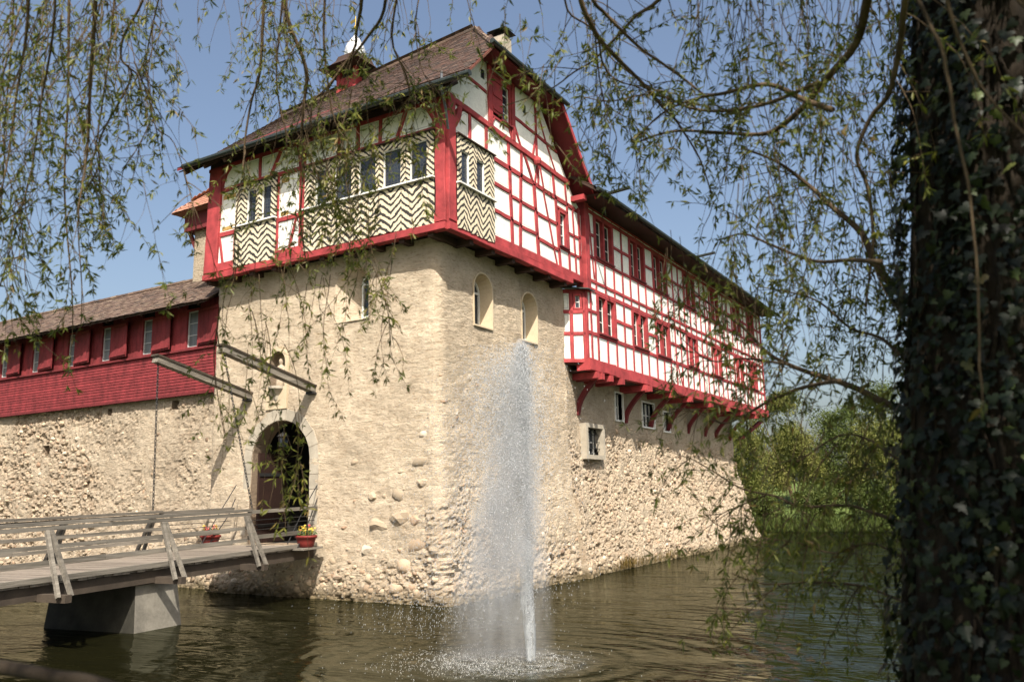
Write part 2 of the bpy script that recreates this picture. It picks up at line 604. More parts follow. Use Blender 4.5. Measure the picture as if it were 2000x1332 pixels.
    R = N(nt, 'ShaderNodeMapRange', i_1=0, i_2=5.4, i_3=1.25, i_4=.16)
    nt.links.new(sp_.outputs[2], R.inputs[0])
    dv = N(nt, 'ShaderNodeMath', operation='DIVIDE')
    nt.links.new(ln.outputs['Value'], dv.inputs[0])
    nt.links.new(R.outputs[0], dv.inputs[1])
    ed = N(nt, 'ShaderNodeMapRange', i_1=.15, i_2=1.0, i_3=1.0, i_4=0.0)
    ed.interpolation_type = 'SMOOTHSTEP'
    nt.links.new(dv.outputs[0], ed.inputs[0])
    zf = N(nt, 'ShaderNodeMapRange', i_1=.2, i_2=3.4, i_3=.10, i_4=1.0)
    zf.interpolation_type = 'SMOOTHSTEP'
    nt.links.new(sp_.outputs[2], zf.inputs[0])
    m1 = N(nt, 'ShaderNodeMath', operation='MULTIPLY')
    nt.links.new(mr.outputs[0], m1.inputs[0]); nt.links.new(ed.outputs[0], m1.inputs[1])
    m2 = N(nt, 'ShaderNodeMath', operation='MULTIPLY')
    nt.links.new(m1.outputs[0], m2.inputs[0]); nt.links.new(zf.outputs[0], m2.inputs[1])
    nt.links.new(m2.outputs[0], v.inputs['Density'])
    nt.links.new(v.outputs[0], o.inputs['Volume'])
    M['spray_mist'] = m


spray_mat()


# ------------------------------------------------------------------ geometry helpers
class MB:
    """collects vertices and faces; build() links them as ONE mesh object"""

    def __init__(s):
        s.v, s.f, s.m, s.c, s.uv = [], [], [], [], []

    def add(s, vs, fs, mi=0, col=None):
        o = len(s.v)
        s.v += [tuple(p) for p in vs]
        s.f += [tuple(o + i for i in f) for f in fs]
        s.m += [mi] * len(fs)
        s.c += [col if col is not None else 0.5] * len(vs)

    def hexa(s, b, t, mi=0, col=None):
        """b, t: four corners each"""
        s.add(list(b) + list(t), [(3, 2, 1, 0), (4, 5, 6, 7), (0, 1, 5, 4), (1, 2, 6, 5), (2, 3, 7, 6), (3, 0, 4, 7)], mi, col)

    def box(s, x0, y0, z0, x1, y1, z1, mi=0, col=None):
        s.hexa([(x0, y0, z0), (x1, y0, z0), (x1, y1, z0), (x0, y1, z0)], [(x0, y0, z1), (x1, y0, z1), (x1, y1, z1), (x0, y1, z1)], mi, col)

    def bar(s, a, b, w, h, up=(0, 0, 1), mi=0, col=None):
        a, b = Vector(a), Vector(b)
        d = (b - a).normalized()
        u = Vector(up)
        r = d.cross(u).normalized()
        u = r.cross(d).normalized()
        q = lambda p: [p - r * w / 2 - u * h / 2, p + r * w / 2 - u * h / 2, p + r * w / 2 + u * h / 2, p - r * w / 2 + u * h / 2]
        s.hexa(q(a), q(b), mi, col)

    def prism(s, poly, off, mi=0, col=None):
        """closed polygon of 3D points pushed along a vector"""
        n = len(poly)
        off = Vector(off)
        p2 = [Vector(p) + off for p in poly]
        s.add(list(poly) + p2, [tuple(range(n - 1, -1, -1)), tuple(range(n, 2 * n))] + [(i, (i + 1) % n, n + (i + 1) % n, n + i) for i in range(n)], mi, col)

    def tube(s, pts, rad, k=6, mi=0, col=None, caps=True):
        pts = [Vector(p) for p in pts]
        n = len(pts)
        if not hasattr(rad, '__len__'):
            rad = [rad] * n
        vs, fs = [], []
        ref = Vector((.31, .17, .93))
        for i, p in enumerate(pts):
            d = (pts[min(i + 1, n - 1)] - pts[max(i - 1, 0)])
            d = d.normalized() if d.length > 1e-9 else Vector((0, 0, 1))
            r = d.cross(ref)
            if r.length < 1e-3:
                r = d.cross(Vector((1, 0, 0)))
            r.normalize()
            u = r.cross(d)
            for j in range(k):
                t = 2 * math.pi * j / k
                vs.append(p + (r * math.cos(t) + u * math.sin(t)) * rad[i])
        for i in range(n - 1):
            for j in range(k):
                a, b = i * k + j, i * k + (j + 1) % k
                fs.append((a, b, b + k, a + k))
        if caps:
            fs.append(tuple(range(k - 1, -1, -1)))
            fs.append(tuple((n - 1) * k + j for j in range(k)))
        s.add(vs, fs, mi, col)

    def lathe(s, base, prof, k=16, mi=0, col=None):
        base = Vector(base)
        vs, fs = [], []
        for r, z in prof:
            for j in range(k):
                t = 2 * math.pi * j / k
                vs.append(base + Vector((r * math.cos(t), r * math.sin(t), z)))
        for i in range(len(prof) - 1):
            for j in range(k):
                a, b = i * k + j, i * k + (j + 1) % k
                fs.append((a, b, b + k, a + k))
        fs.append(tuple(range(k - 1, -1, -1)))
        fs.append(tuple((len(prof) - 1) * k + j for j in range(k)))
        s.add(vs, fs, mi, col)

    def mesh(s, name, mats, smooth=False, attr=False):
        me = bpy.data.meshes.new(name)
        me.from_pydata(s.v, [], s.f)
        for m in (mats if isinstance(mats, (list, tuple)) else [mats]):
            me.materials.append(M[m])
        if any(s.m):
            me.polygons.foreach_set('material_index', s.m)
        if smooth:
            me.polygons.foreach_set('use_smooth', [True] * len(me.polygons))
        if attr:
            a = me.color_attributes.new('Col', 'FLOAT_COLOR', 'POINT')
            arr = np.repeat(np.array(s.c, np.float32)[:, None], 4, 1)
            a.data.foreach_set('color', arr.ravel())
        me.update()
        return me

    def build(s, name, mats, parent=None, smooth=False, attr=False):
        return link(name, s.mesh(name, mats, smooth, attr), parent)


def link(name, me, parent=None, loc=None):
    o = bpy.data.objects.new(name, me)
    COL.objects.link(o)
    if loc is not None:
        o.location = loc
    if parent is not None:
        o.parent = parent
        o.matrix_parent_inverse = Matrix.Translation(-wloc(parent))
    return o


def wloc(o):
    """every parent here is only ever moved, never turned or scaled"""
    return Vector(o['_at']) if '_at' in o else Vector((0, 0, 0))


def thing(name, label, cat, loc=(0, 0, 0), group=None, kind=None):
    o = bpy.data.objects.new(name, None)
    COL.objects.link(o)
    o.location = loc
    o.empty_display_size = .3
    o['_at'] = tuple(loc)
    return tag(o, label, cat, group, kind)


def tag(o, label=None, cat=None, group=None, kind=None):
    if label: o['label'] = label
    if cat: o['category'] = cat
    if group: o['group'] = group
    if kind: o['kind'] = kind
    return o


def fast_mesh(name, verts, quads, mat, cols=None, smooth=False):
    """numpy quads/tris -> mesh, for tens of thousands of leaves or drops"""
    me = bpy.data.meshes.new(name)
    nv, (nf, k) = len(verts), quads.shape
    me.vertices.add(nv)
    me.vertices.foreach_set('co', np.ascontiguousarray(verts, np.float32).ravel())
    me.loops.add(nf * k)
    me.loops.foreach_set('vertex_index', np.ascontiguousarray(quads, np.int32).ravel())
    me.polygons.add(nf)
    me.polygons.foreach_set('loop_start', np.arange(0, nf * k, k, dtype=np.int32))
    me.polygons.foreach_set('loop_total', np.full(nf, k, np.int32))
    if smooth:
        me.polygons.foreach_set('use_smooth', np.ones(nf, bool))
    me.materials.append(M[mat])
    if cols is not None:
        a = me.color_attributes.new('Col', 'FLOAT_COLOR', 'POINT')
        a.data.foreach_set('color', np.repeat(np.asarray(cols, np.float32)[:, None], 4, 1).ravel())
    me.update(calc_edges=True)
    return me


def leaves_mesh(name, pos, dirs, length, width, cols, mat, nrm=None):
    """folded lanceolate leaves: base, two sides, tip (two triangles' worth of quads each)"""
    n = len(pos)
    d = dirs / np.linalg.norm(dirs, axis=1, keepdims=True)
    r = RNG.normal(size=(n, 3)) if nrm is None else nrm
    s = np.cross(d, r)
    s /= np.linalg.norm(s, axis=1, keepdims=True) + 1e-9
    u = np.cross(s, d)
    L, W = length[:, None], width[:, None]
    v = np.empty((n, 4, 3))
    v[:, 0] = pos
    v[:, 1] = pos + d * L * .45 + s * W * .5 + u * W * .18
    v[:, 2] = pos + d * L - u * L * .08
    v[:, 3] = pos + d * L * .45 - s * W * .5 + u * W * .18
    i = np.arange(n)[:, None] * 4
    q = np.concatenate([np.concatenate([i, i + 1, i + 2], 1), np.concatenate([i, i + 2, i + 3], 1)], 0)
    return fast_mesh(name, v.reshape(-1, 3), q, mat, np.repeat(cols, 4))


class Face:
    """a wall plane: a runs along it, z up, out away from it"""

    def __init__(s, o, a, n):
        s.o, s.a, s.n = Vector(o), Vector(a).normalized(), Vector(n).normalized()

    def p(s, a, z, out=0.0):
        q = s.o + s.a * a + s.n * out
        return Vector((q.x, q.y, q.z + z))


LEFT = Face((17.15, 0, 0), (0, 1, 0), (-1, 0, 0))        # a = y
RIGHT = Face((0, 12.2, 0), (1, 0, 0), (0, -1, 0))        # a = x
CANT = Face((24.72, 13.05, 0), (.63, -.85, 0), (-.85, -.63, 0))
CANT_LEN = 1.03


def timber(face, p0, p1, w, name, parent, proud=.035, back=-.12, mat='red_paint', curve=0.0, jit=.06):
    """a hewn timber lying in a wall plane, chamfered, its edges a little uneven"""
    a0, z0 = p0
    a1, z1 = p1
    L = math.hypot(a1 - a0, z1 - z0)
    da, dz = (a1 - a0) / L, (z1 - z0) / L
    na, nz = -dz, da
    seg = max(2, min(8, int(L / .5) + 1)) if not curve else 7
    mb = MB()
    vs, fs = [], []
    for i in range(seg + 1):
        t = i / seg
        off = curve * 4 * t * (1 - t) + (random.uniform(-1, 1) * .016 if 0 < i < seg else 0)
        ww = w * (1 + random.uniform(-jit, jit))
        ca, cz = a0 + da * L * t + na * off, z0 + dz * L * t + nz * off
        for k, o in ((-ww / 2, back), (-ww / 2, proud - .012), (-ww / 2 + .012, proud), (ww / 2 - .012, proud), (ww / 2, proud - .012), (ww / 2, back)):
            vs.append(face.p(ca + na * k, cz + nz * k, o))
    for i in range(seg):
        for j in range(6):
            a, b = i * 6 + j, i * 6 + (j + 1) % 6
            fs.append((a, b, b + 6, a + 6))
    fs.append(tuple(range(5, -1, -1)))
    fs.append(tuple(seg * 6 + j for j in range(6)))
    mb.add(vs, fs)
    return mb.build(name, mat, parent)


# ---- wall cells between timbers
def clip(poly, na, nz, c):
    out = []
    n = len(poly)
    for i in range(n):
        p, q = poly[i], poly[(i + 1) % n]
        dp, dq = na * p[0] + nz * p[1] - c, na * q[0] + nz * q[1] - c
        if dp <= 0:
            out.append(p)
        if (dp < 0 < dq) or (dq < 0 < dp):
            t = dp / (dp - dq)
            out.append((p[0] + (q[0] - p[0]) * t, p[1] + (q[1] - p[1]) * t))
    return out


def area(p):
    return .5 * sum(p[i][0] * p[(i + 1) % len(p)][1] - p[(i + 1) % len(p)][0] * p[i][1] for i in range(len(p)))


def split_cells(cells, p0, p1, w):
    a0, z0 = p0
    L = math.hypot(p1[0] - a0, p1[1] - z0)
    da, dz = (p1[0] - a0) / L, (p1[1] - z0) / L
    na, nz = -dz, da
    c = na * a0 + nz * z0
    res = []
    for poly in cells:
        ts = []
        n = len(poly)
        for i in range(n):
            p, q = poly[i], poly[(i + 1) % n]
            dp, dq = na * p[0] + nz * p[1] - c, na * q[0] + nz * q[1] - c
            if (dp <= 0) != (dq <= 0):
                t = dp / (dp - dq)
                x, y = p[0] + (q[0] - p[0]) * t, p[1] + (q[1] - p[1]) * t
                ts.append((x - a0) * da + (y - z0) * dz)
        if len(ts) < 2 or max(ts) - min(ts) < .03:
            res.append(poly)
            continue
        t0, t1 = min(ts), max(ts)
        ov = min(t1, L) - max(t0, 0)
        if ov / (t1 - t0) < .55:
            res.append(poly)
            continue
        for sgn in (1, -1):
            q = clip(poly, na * sgn, nz * sgn, c * sgn - w / 2)
            if len(q) >= 3 and abs(area(q)) > .004:
                res.append(q)
    return res


def inset(poly, d):
    n = len(poly)
    s = 1 if area(poly) > 0 else -1
    out = []
    for i in range(n):
        p, a, b = poly[i], poly[i - 1], poly[(i + 1) % n]
        e1 = Vector((p[0] - a[0], p[1] - a[1])); e2 = Vector((b[0] - p[0], b[1] - p[1]))
        if e1.length < 1e-6 or e2.length < 1e-6:
            return None
        e1.normalize(); e2.normalize()
        n1 = Vector((-e1.y, e1.x)) * s; n2 = Vector((-e2.y, e2.x)) * s
        k = 1 + n1.dot(n2)
        if k < .25:
            return None
        m = (n1 + n2) / k
        out.append((p[0] + m.x * d, p[1] + m.y * d))
    if area(out) * s <= 0 or abs(area(out)) > abs(area(poly)):
        return None
    for i in range(n):      # still the same way round on every side?
        e = Vector((poly[(i + 1) % n][0] - poly[i][0], poly[(i + 1) % n][1] - poly[i][1]))
        g = Vector((out[(i + 1) % n][0] - out[i][0], out[(i + 1) % n][1] - out[i][1]))
        if e.dot(g) <= 0:
            return None
    return out


def dedupe(poly):
    out = []
    for p in poly:
        if not out or math.hypot(p[0] - out[-1][0], p[1] - out[-1][1]) > .012:
            out.append(p)
    if len(out) > 1 and math.hypot(out[0][0] - out[-1][0], out[0][1] - out[-1][1]) <= .012:
        out.pop()
    return out


def panel(face, poly, parent, line='panel_line', wide=False, out=0.0):
    """a plaster infill with its painted accompanying line"""
    poly = dedupe(poly)
    if len(poly) < 3 or abs(area(poly)) < .004:
        return None
    d0, d1 = (.05, .064) if not wide else (.03, .05)
    mb = MB()
    n = len(poly)
    rings = [poly]
    a, b = inset(poly, d0), inset(poly, d1)
    if a and b:
        rings += [a, b]
    vs = [face.p(q[0], q[1], -.10) for q in poly]
    fs, ms = [], []
    for r in rings:
        vs += [face.p(q[0], q[1], out) for q in r]
    for i in range(n):
        fs.append((i, (i + 1) % n, n + (i + 1) % n, n + i)); ms.append(0)
    for k in range(1, len(rings)):
        for i in range(n):
            fs.append((k * n + i, k * n + (i + 1) % n, (k + 1) * n + (i + 1) % n, (k + 1) * n + i)); ms.append(1 if k == 2 else 0)
    fs.append(tuple(len(rings) * n + i for i in range(n))); ms.append(0)
    mb.add(vs, fs)
    mb.m = ms
    return mb.build('plaster_panel', ['white_panel', line], parent)


def face_box(mb, face, a0, z0, a1, z1, o0, o1, mi=0):
    mb.hexa([face.p(a0, z0, o0), face.p(a1, z0, o0), face.p(a1, z0, o1), face.p(a0, z0, o1)],
            [face.p(a0, z1, o0), face.p(a1, z1, o0), face.p(a1, z1, o1), face.p(a0, z1, o1)], mi)


def casement(face, a0, a1, z0, z1, parent, leaves=2, bars=2, frame='red_paint', sash='white_frame', deep=-.15, sill=True, mull=.13, pane='glass_plain'):
    """window: timber frame (the part itself) with sashes, panes and sill as its pieces"""
    fr = MB()
    w = .07
    face_box(fr, face, a0, z0, a0 + w, z1, deep - .04, .03)
    face_box(fr, face, a1 - w, z0, a1, z1, deep - .04, .03)
    face_box(fr, face, a0 + w, z1 - w, a1 - w, z1, deep - .04, .028)
    face_box(fr, face, a0 + w, z0, a1 - w, z0 + .05, deep - .04, .028)
    span = (a1 - a0 - 2 * w - (leaves - 1) * mull) / leaves
    for i in range(1, leaves):
        m = a0 + w + i * span + (i - 1) * mull
        face_box(fr, face, m, z0 + .05, m + mull, z1 - w, deep - .03, .02)
    win = fr.build('window', frame, parent)
    for i in range(leaves):
        b0 = a0 + w + i * (span + mull)
        b1 = b0 + span
        zz0, zz1 = z0 + .05, z1 - w
        s = MB()
        t = min(.036, span * .13)
        face_box(s, face, b0, zz0, b0 + t, zz1, deep - .02, deep + .03)
        face_box(s, face, b1 - t, zz0, b1, zz1, deep - .02, deep + .03)
        face_box(s, face, b0 + t, zz0, b1 - t, zz0 + t, deep - .02, deep + .028)
        face_box(s, face, b0 + t, zz1 - t, b1 - t, zz1, deep - .02, deep + .028)
        for k in range(1, bars + 1):
            zb = zz0 + (zz1 - zz0) * k / (bars + 1)
            face_box(s, face, b0 + t, zb - .014, b1 - t, zb + .014, deep - .01, deep + .02)
        link('sash', s.mesh('sash', sash), win)
        edges = [zz0 + t] + [zz0 + (zz1 - zz0) * k / (bars + 1) for k in range(1, bars + 1)] + [zz1 - t]
        for k in range(bars + 1):
            g = MB()
            face_box(g, face, b0 + t * .8, edges[k], b1 - t * .8, edges[k + 1], deep - .015, deep - .005)
            link('pane', g.mesh('pane', pane), win)
    bk = MB()
    face_box(bk, face, a0 + .01, z0 + .01, a1 - .01, z1 - .01, deep - .10, deep - .05)
    link('lining', bk.mesh('lining', 'black_stone'), win)
    if sill:
        sl = MB()
        face_box(sl, face, a0 - .03, z0 - .05, a1 + .03, z0 - .002, -.05, .10)
        link('sill', sl.mesh('sill', 'red_dark'), win)
    return win


def boolean_cut(me, cutters):
    base = bpy.data.objects.new('_b', me)
    COL.objects.link(base)
    temp = []
    for c in cutters:
        cm = c.mesh('_c', 'plaster')
        bm = bmesh.new(); bm.from_mesh(cm)
        bmesh.ops.recalc_face_normals(bm, faces=bm.faces)
        bm.to_mesh(cm); bm.free()
        co = bpy.data.objects.new('_c', cm)
        COL.objects.link(co)
        temp.append(co)
        md = base.modifiers.new('b', 'BOOLEAN')
        md.operation = 'DIFFERENCE'
        md.solver = 'EXACT'
        md.object = co
    dg = bpy.context.evaluated_depsgraph_get()
    dg.update()
    res = bpy.data.meshes.new_from_object(base.evaluated_get(dg))
    for o in temp + [base]:
        d = o.data
        bpy.data.objects.remove(o)
        bpy.data.meshes.remove(d)
    return res


def arch_profile(a0, a1, z0, z1, k=10):
    """round-headed opening: spring line at z1 - half width"""
    r = (a1 - a0) / 2
    zc = z1 - r
    c = (a0 + a1) / 2
    return [(a0, z0), (a1, z0)] + [(c + r * math.cos(math.pi * i / k), zc + r * math.sin(math.pi * i / k)) for i in range(k + 1)]


def rect_profile(a0, a1, z0, z1):
    return [(a0, z0), (a1, z0), (a1, z1), (a0, z1)]


def cutter(face, outer, inner, o0, o1):
    mb = MB()
    n = len(outer)
    vs = [face.p(a, z, o0) for a, z in outer] + [face.p(a, z, o1) for a, z in inner]
    mb.add(vs, [tuple(range(n - 1, -1, -1)), tuple(range(n, 2 * n))] + [(i, (i + 1) % n, n + (i + 1) % n, n + i) for i in range(n)])
    return mb


def reveal(face, outer, inner, o0, o1, parent, mat='cream_reveal', lip=.05):
    """thin lining of a splayed opening, with a narrow painted band round it on the wall face"""
    mb = MB()
    n = len(outer)
    ca = sum(p[0] for p in outer) / n
    cz = sum(p[1] for p in outer) / n
    big = []
    for a, z in outer:
        d = Vector((a - ca, z - cz)); L = d.length
        big.append((a + d.x / L * lip, z + d.y / L * lip))
    vs = [face.p(a, z, o0 + .012) for a, z in big] + [face.p(a, z, o0 + .012) for a, z in outer] + [face.p(a * .99 + ca * .01, z * .99 + cz * .01, o1) for a, z in inner] + [face.p(a, z, o0 - .03) for a, z in big]
    fs = []
    for k, (A, B) in enumerate(((0, 1), (1, 2), (3, 0))):
        for i in range(n):
            fs.append((A * n + i, A * n + (i + 1) % n, B * n + (i + 1) % n, B * n + i))
    mb.add(vs, fs)
    return mb.build('reveal', mat, parent)


def fbm(p, f, o=4):
    s, a = 0.0, 1.0
    q = Vector(p) * f
    for _ in range(o):
        s += a * mnoise.noise(q)
        q = q * 2.03
        a *= .5
    return s


TONE = [(0.0, 0.0, 0.0, 1.0)]       # stone tone, stone share, joint share of the last wall point


class Wall:
    """masonry following a plan path; battered foot, uneven face; a closed solid"""

    def __init__(s, path, z0, z1, step=.14, batter=lambda n, z, p: 0.0, thick=.55, rough=lambda p: 1.0, pits=lambda p: 0.0):
        s.path = [Vector((x, y, 0)) for x, y in path]
        s.z0, s.z1, s.batter, s.thick, s.rough, s.pits = z0, z1, batter, thick, rough, pits
        s.cum = [0]
        for a, b in zip(s.path, s.path[1:]):
            s.cum.append(s.cum[-1] + (b - a).length)
        s.L = s.cum[-1]
        s.step = step

    def plan(s, t):
        t = min(max(t, 0), s.L)
        i = 0
        while i < len(s.cum) - 2 and s.cum[i + 1] < t:
            i += 1
        a, b = s.path[i], s.path[i + 1]
        f = (t - s.cum[i]) / max(1e-9, s.cum[i + 1] - s.cum[i])
        return a + (b - a) * f

    def normal(s, t):
        d = (s.plan(t + .12) - s.plan(t - .12)).normalized()
        return Vector((d.y, -d.x, 0)) if s.flip > 0 else Vector((-d.y, d.x, 0))

    flip = -1

    def point(s, t, z):
        n = s.normal(t)
        p = s.plan(t) + Vector((0, 0, z))
        k = s.rough(p)
        d = s.batter(n, z, p) + s.pits(p) + k * (.035 * fbm(p, .55, 3) + .014 * fbm(p + Vector((7, 3, 1)), 2.6, 3))
        return p + n * d, n

    def solid(s, mat):
        nt = max(2, int(s.L / s.step)); nz = max(2, int((s.z1 - s.z0) / s.step))
        ts = [s.L * i / nt for i in range(nt + 1)]
        # keep the corners of the path
        zs = [s.z0 + (s.z1 - s.z0) * j / nz for j in range(nz + 1)]
        vs, back, tone = [], [], []
        for t in ts:
            n = s.normal(t)
            q = s.plan(t) - n * s.thick
            for z in zs:
                TONE[0] = (0.0, 0.0, 0.0, 1.0)
                vs.append(s.point(t, z)[0])
                tone.append(TONE[0])
            back.append((Vector((q.x, q.y, s.z0)), Vector((q.x, q.y, s.z1))))
        fs = []
        W = nz + 1
        for i in range(nt):
            for j in range(nz):
                fs.append((i * W + j, (i + 1) * W + j, (i + 1) * W + j + 1, i * W + j + 1))
        o = len(vs)
        for a, b in back:
            vs += [a, b]
        for i in range(nt):
            fs.append((o + 2 * i, o + 2 * i + 1, o + 2 * i + 3, o + 2 * i + 2))
            fs.append((i * W, o + 2 * i, o + 2 * i + 2, (i + 1) * W))
            fs.append((i * W + nz, (i + 1) * W + nz, o + 2 * i + 3, o + 2 * i + 1))
        fs.append(tuple([j for j in range(nz + 1)] + [o + 1, o]))
        fs.append(tuple([nt * W + j for j in range(nz, -1, -1)] + [o + 2 * nt, o + 2 * nt + 1]))
        mb = MB()
        mb.add(vs, fs)
        me = mb.mesh('stone_wall', mat, smooth=False)
        att = me.color_attributes.new('Stone', 'FLOAT_COLOR', 'POINT')
        arr = np.zeros((len(vs), 4), np.float32)
        arr[:len(tone)] = tone
        att.data.foreach_set('color', arr.ravel())
        bm = bmesh.new(); bm.from_mesh(me)
        bmesh.ops.recalc_face_normals(bm, faces=bm.faces)
        bm.to_mesh(me); bm.free()
        return me


def rock_meshes(n, mat, sub=1):
    out = []
    for i in range(n):
        bm = bmesh.new()
        bmesh.ops.create_icosphere(bm, subdivisions=sub, radius=1.0)
        off = Vector((i * 7.3, i * 3.1, i))
        for v in bm.verts:
            v.co *= 1 + .42 * mnoise.noise(v.co * 1.0 + off) + .25 * mnoise.noise(v.co * 2.2 + off)
        me = bpy.data.meshes.new('stone')
        bm.to_mesh(me); bm.free()
        me.polygons.foreach_set('use_smooth', [i % 2 == 0] * len(me.polygons))
        me.materials.append(M[mat])
        out.append(me)
    return out


ROCKS = rock_meshes(6, 'stone_one', 2)
_rk = rock_meshes(4, 'stone_one', 2)
ROCK_V = [np.array([v.co for v in m.vertices]) for m in _rk]
ROCK_F = np.array([p.vertices[:] for p in _rk[0].polygons])


def stones(wall, density, parent_wall, n_single, cell=.17, avoid=(), rmin=.05, rmax=.12, extra=()):
    """field stones bedded in the wall face: the largest singly, the rest as one mass"""
    cand = []
    nt, nz = int(wall.L / cell), int((wall.z1 - wall.z0) / cell)
    for i in range(nt):
        for j in range(nz):
            t = (i + .5 + random.uniform(-.42, .42)) * cell
            z = wall.z0 + (j + .5 + (.5 if i % 2 else 0) + random.uniform(-.35, .35)) * cell
            if z > wall.z1 - .1:
                continue
            p = wall.plan(t)
            d = density(p.x, p.y, z)
            if d <= 0 or random.random() > d:
                continue
            if any(x0 < p.x < x1 and y0 < p.y < y1 and z0 < z < z1 for x0, x1, y0, y1, z0, z1 in avoid):
                continue
            r = rmin + (rmax - rmin) * random.random() ** 1.9
            cand.append((r * (1.15 if z < .7 else 1), t, z))
    for t, z, r in extra:
        cand.append((r, t, z))
    cand.sort(reverse=True)
    V, F, Cc = [], [], []
    off = 0
    for k, (r, t, z) in enumerate(cand):
        q, n = wall.point(t, z)
        tan = Vector((-n.y, n.x, 0))
        sx, sz, dp = r * random.uniform(.9, 1.55), r * random.uniform(.65, 1.0), r * random.uniform(.45, .8)
        rot = random.uniform(-.35, .35)
        e1 = tan * math.cos(rot) + Vector((0, 0, 1)) * math.sin(rot)
        e2 = -tan * math.sin(rot) + Vector((0, 0, 1)) * math.cos(rot)
        c = q - n * dp * (random.uniform(.40, .85) if r <= rmax * 1.16 else .42)       # the big boulders stand proud
        if k < n_single:
            o = bpy.data.objects.new('stone', ROCKS[k % 6])
            COL.objects.link(o)
            o.parent = parent_wall
            o.matrix_parent_inverse = Matrix.Identity(4)
            o.matrix_basis = Matrix(((e1.x * sx, e2.x * sz, n.x * dp, c.x), (e1.y * sx, e2.y * sz, n.y * dp, c.y), (e1.z * sx, e2.z * sz, n.z * dp, c.z), (0, 0, 0, 1)))
        else:
            R = np.array([[e1.x * sx, e2.x * sz, n.x * dp], [e1.y * sx, e2.y * sz, n.y * dp], [e1.z * sx, e2.z * sz, n.z * dp]])
            V.append(ROCK_V[k % 4] @ R.T + np.array(c))
            F.append(ROCK_F + off)
            Cc.append(np.full(42, random.random()))
            off += 42
    if V:
        me = fast_mesh('rubble', np.concatenate(V), np.concatenate(F), 'stone_many', np.concatenate(Cc), smooth=False)
        o = link('rubble', me)
        o.parent = parent_wall
        o.matrix_parent_inverse = Matrix.Identity(4)
        o['kind'] = 'stuff'


def tiled_slope(mb, prof, y0, y1, axis, width=.17, expo=.155, thick=.018, trim=None, jit=1.0, warp=None):
    """overlapping flat tiles down a roof profile (list of (horizontal, z), eave first).
    axis 'y': profile runs in x, tiles repeat along y; axis 'x': the other way"""
    seg = []
    for (a, za), (b, zb) in zip(prof, prof[1:]):
        seg.append((a, za, b, zb, math.hypot(b - a, zb - za)))
    tot = sum(s[4] for s in seg)
    rows = int(tot / expo)

    def P(d):
        for a, za, b, zb, l in seg:
            if d <= l:
                return a + (b - a) * d / l, za + (zb - za) * d / l, (b - a) / l, (zb - za) / l
            d -= l
        a, za, b, zb, l = seg[-1]
        return b + (b - a) / l * d, zb + (zb - za) / l * d, (b - a) / l, (zb - za) / l

    for r in range(rows + 1):
        h, z, dh, dz = P(r * expo)
        nh, nz = -dz, dh
        if nz < 0:
            nh, nz = -nh, -nz
        n = int((y1 - y0) / width)
        sh = (r % 2) * width / 2
        for i in range(n + 1):
            c = y0 + i * width + sh + width / 2
            if c > y1:
                continue
            if trim and not trim(c, h, z):
                continue
            lift = .022 + random.uniform(-.004, .006) * jit
            ww = width * .485
            ln = expo * 1.75
            sk = random.uniform(-.006, .006) * jit
            dd = random.uniform(-.012, .012) * jit
            corners = []
            for (u, v, q) in ((-ww, dd, lift), (ww, dd + sk, lift), (ww, ln, .004), (-ww, ln, .004)):
                hh, zz = h + dh * v + nh * q, z + dz * v + nz * q
                corners.append((c + u, hh, zz))
            if warp:
                corners = [(a, b, warp(a, zz)) for a, b, zz in corners]
            low = [(a, b - nh * thick, zz - nz * thick) for a, b, zz in corners]
            f = (lambda t: (t[1], t[0], t[2])) if axis == 'y' else (lambda t: (t[0], t[1], t[2]))
            mb.hexa([f(t) for t in low], [f(t) for t in corners], 0, random.random())


def roof_slab(mb, prof, y0, y1, axis, thick=.10, mi=0):
    for (a, za), (b, zb) in zip(prof, prof[1:]):
        f = (lambda t: (t[0], t[1], t[2])) if axis == 'y' else (lambda t: (t[1], t[0], t[2]))
        lo = [f((a, y0, za - thick)), f((b, y0, zb - thick)), f((b, y1, zb - thick)), f((a, y1, za - thick))]
        hi = [f((a, y0, za)), f((b, y0, zb)), f((b, y1, zb)), f((a, y1, za))]
        mb.hexa(lo, hi, mi)


# ------------------------------------------------------------------ the setting: ground, water
def ground_height(x, y):
    f = x * .858 + y * .513
    d = min(f - 6.4, 57.5 - x, 62 - y, y + 45)
    if d > 0:
        return max(-1.6, .25 - d * .9)
    near = f < 7
    if near:
        z = min(1.05, .25 - d * .55)
    else:
        z = min(3.4, .3 - d * .17) if x > 50 else min(1.6, .3 - d * .3)
    return z + .10 * mnoise.noise(Vector((x, y, 0)) * .35) * min(1, -d)


def ground():
    def axis(lo, hi, far):
        c = [lo + i * 1.0 for i in range(int(hi - lo) + 1)]
        s, e, k = [], [], 2.0
        a, b = lo, hi
        while b < far:
            a -= k; b += k
            s.insert(0, a); e.append(b)
            k *= 1.5
        return s + c + e
    xs, ys = axis(-14, 78, 1500), axis(-34, 66, 1500)
    vs = [(x, y, ground_height(x, y)) for x in xs for y in ys]
    ny = len(ys)
    fs = [(i * ny + j, (i + 1) * ny + j, (i + 1) * ny + j + 1, i * ny + j + 1) for i in range(len(xs) - 1) for j in range(ny - 1)]
    mb = MB(); mb.add(vs, fs)
    tag(mb.build('ground', 'meadow', None, smooth=True), 'grassy banks round the castle moat', None, None, 'structure')
    w = MB()
    w.add([(-12, -44, 0), (57.9, -44, 0), (57.9, 61.5, 0), (-12, 61.5, 0)], [(0, 1, 2, 3)])
    tag(w.build('moat_water', 'moat_water'), 'rippled brown-green water of the castle moat', None, None, 'structure')


ground()

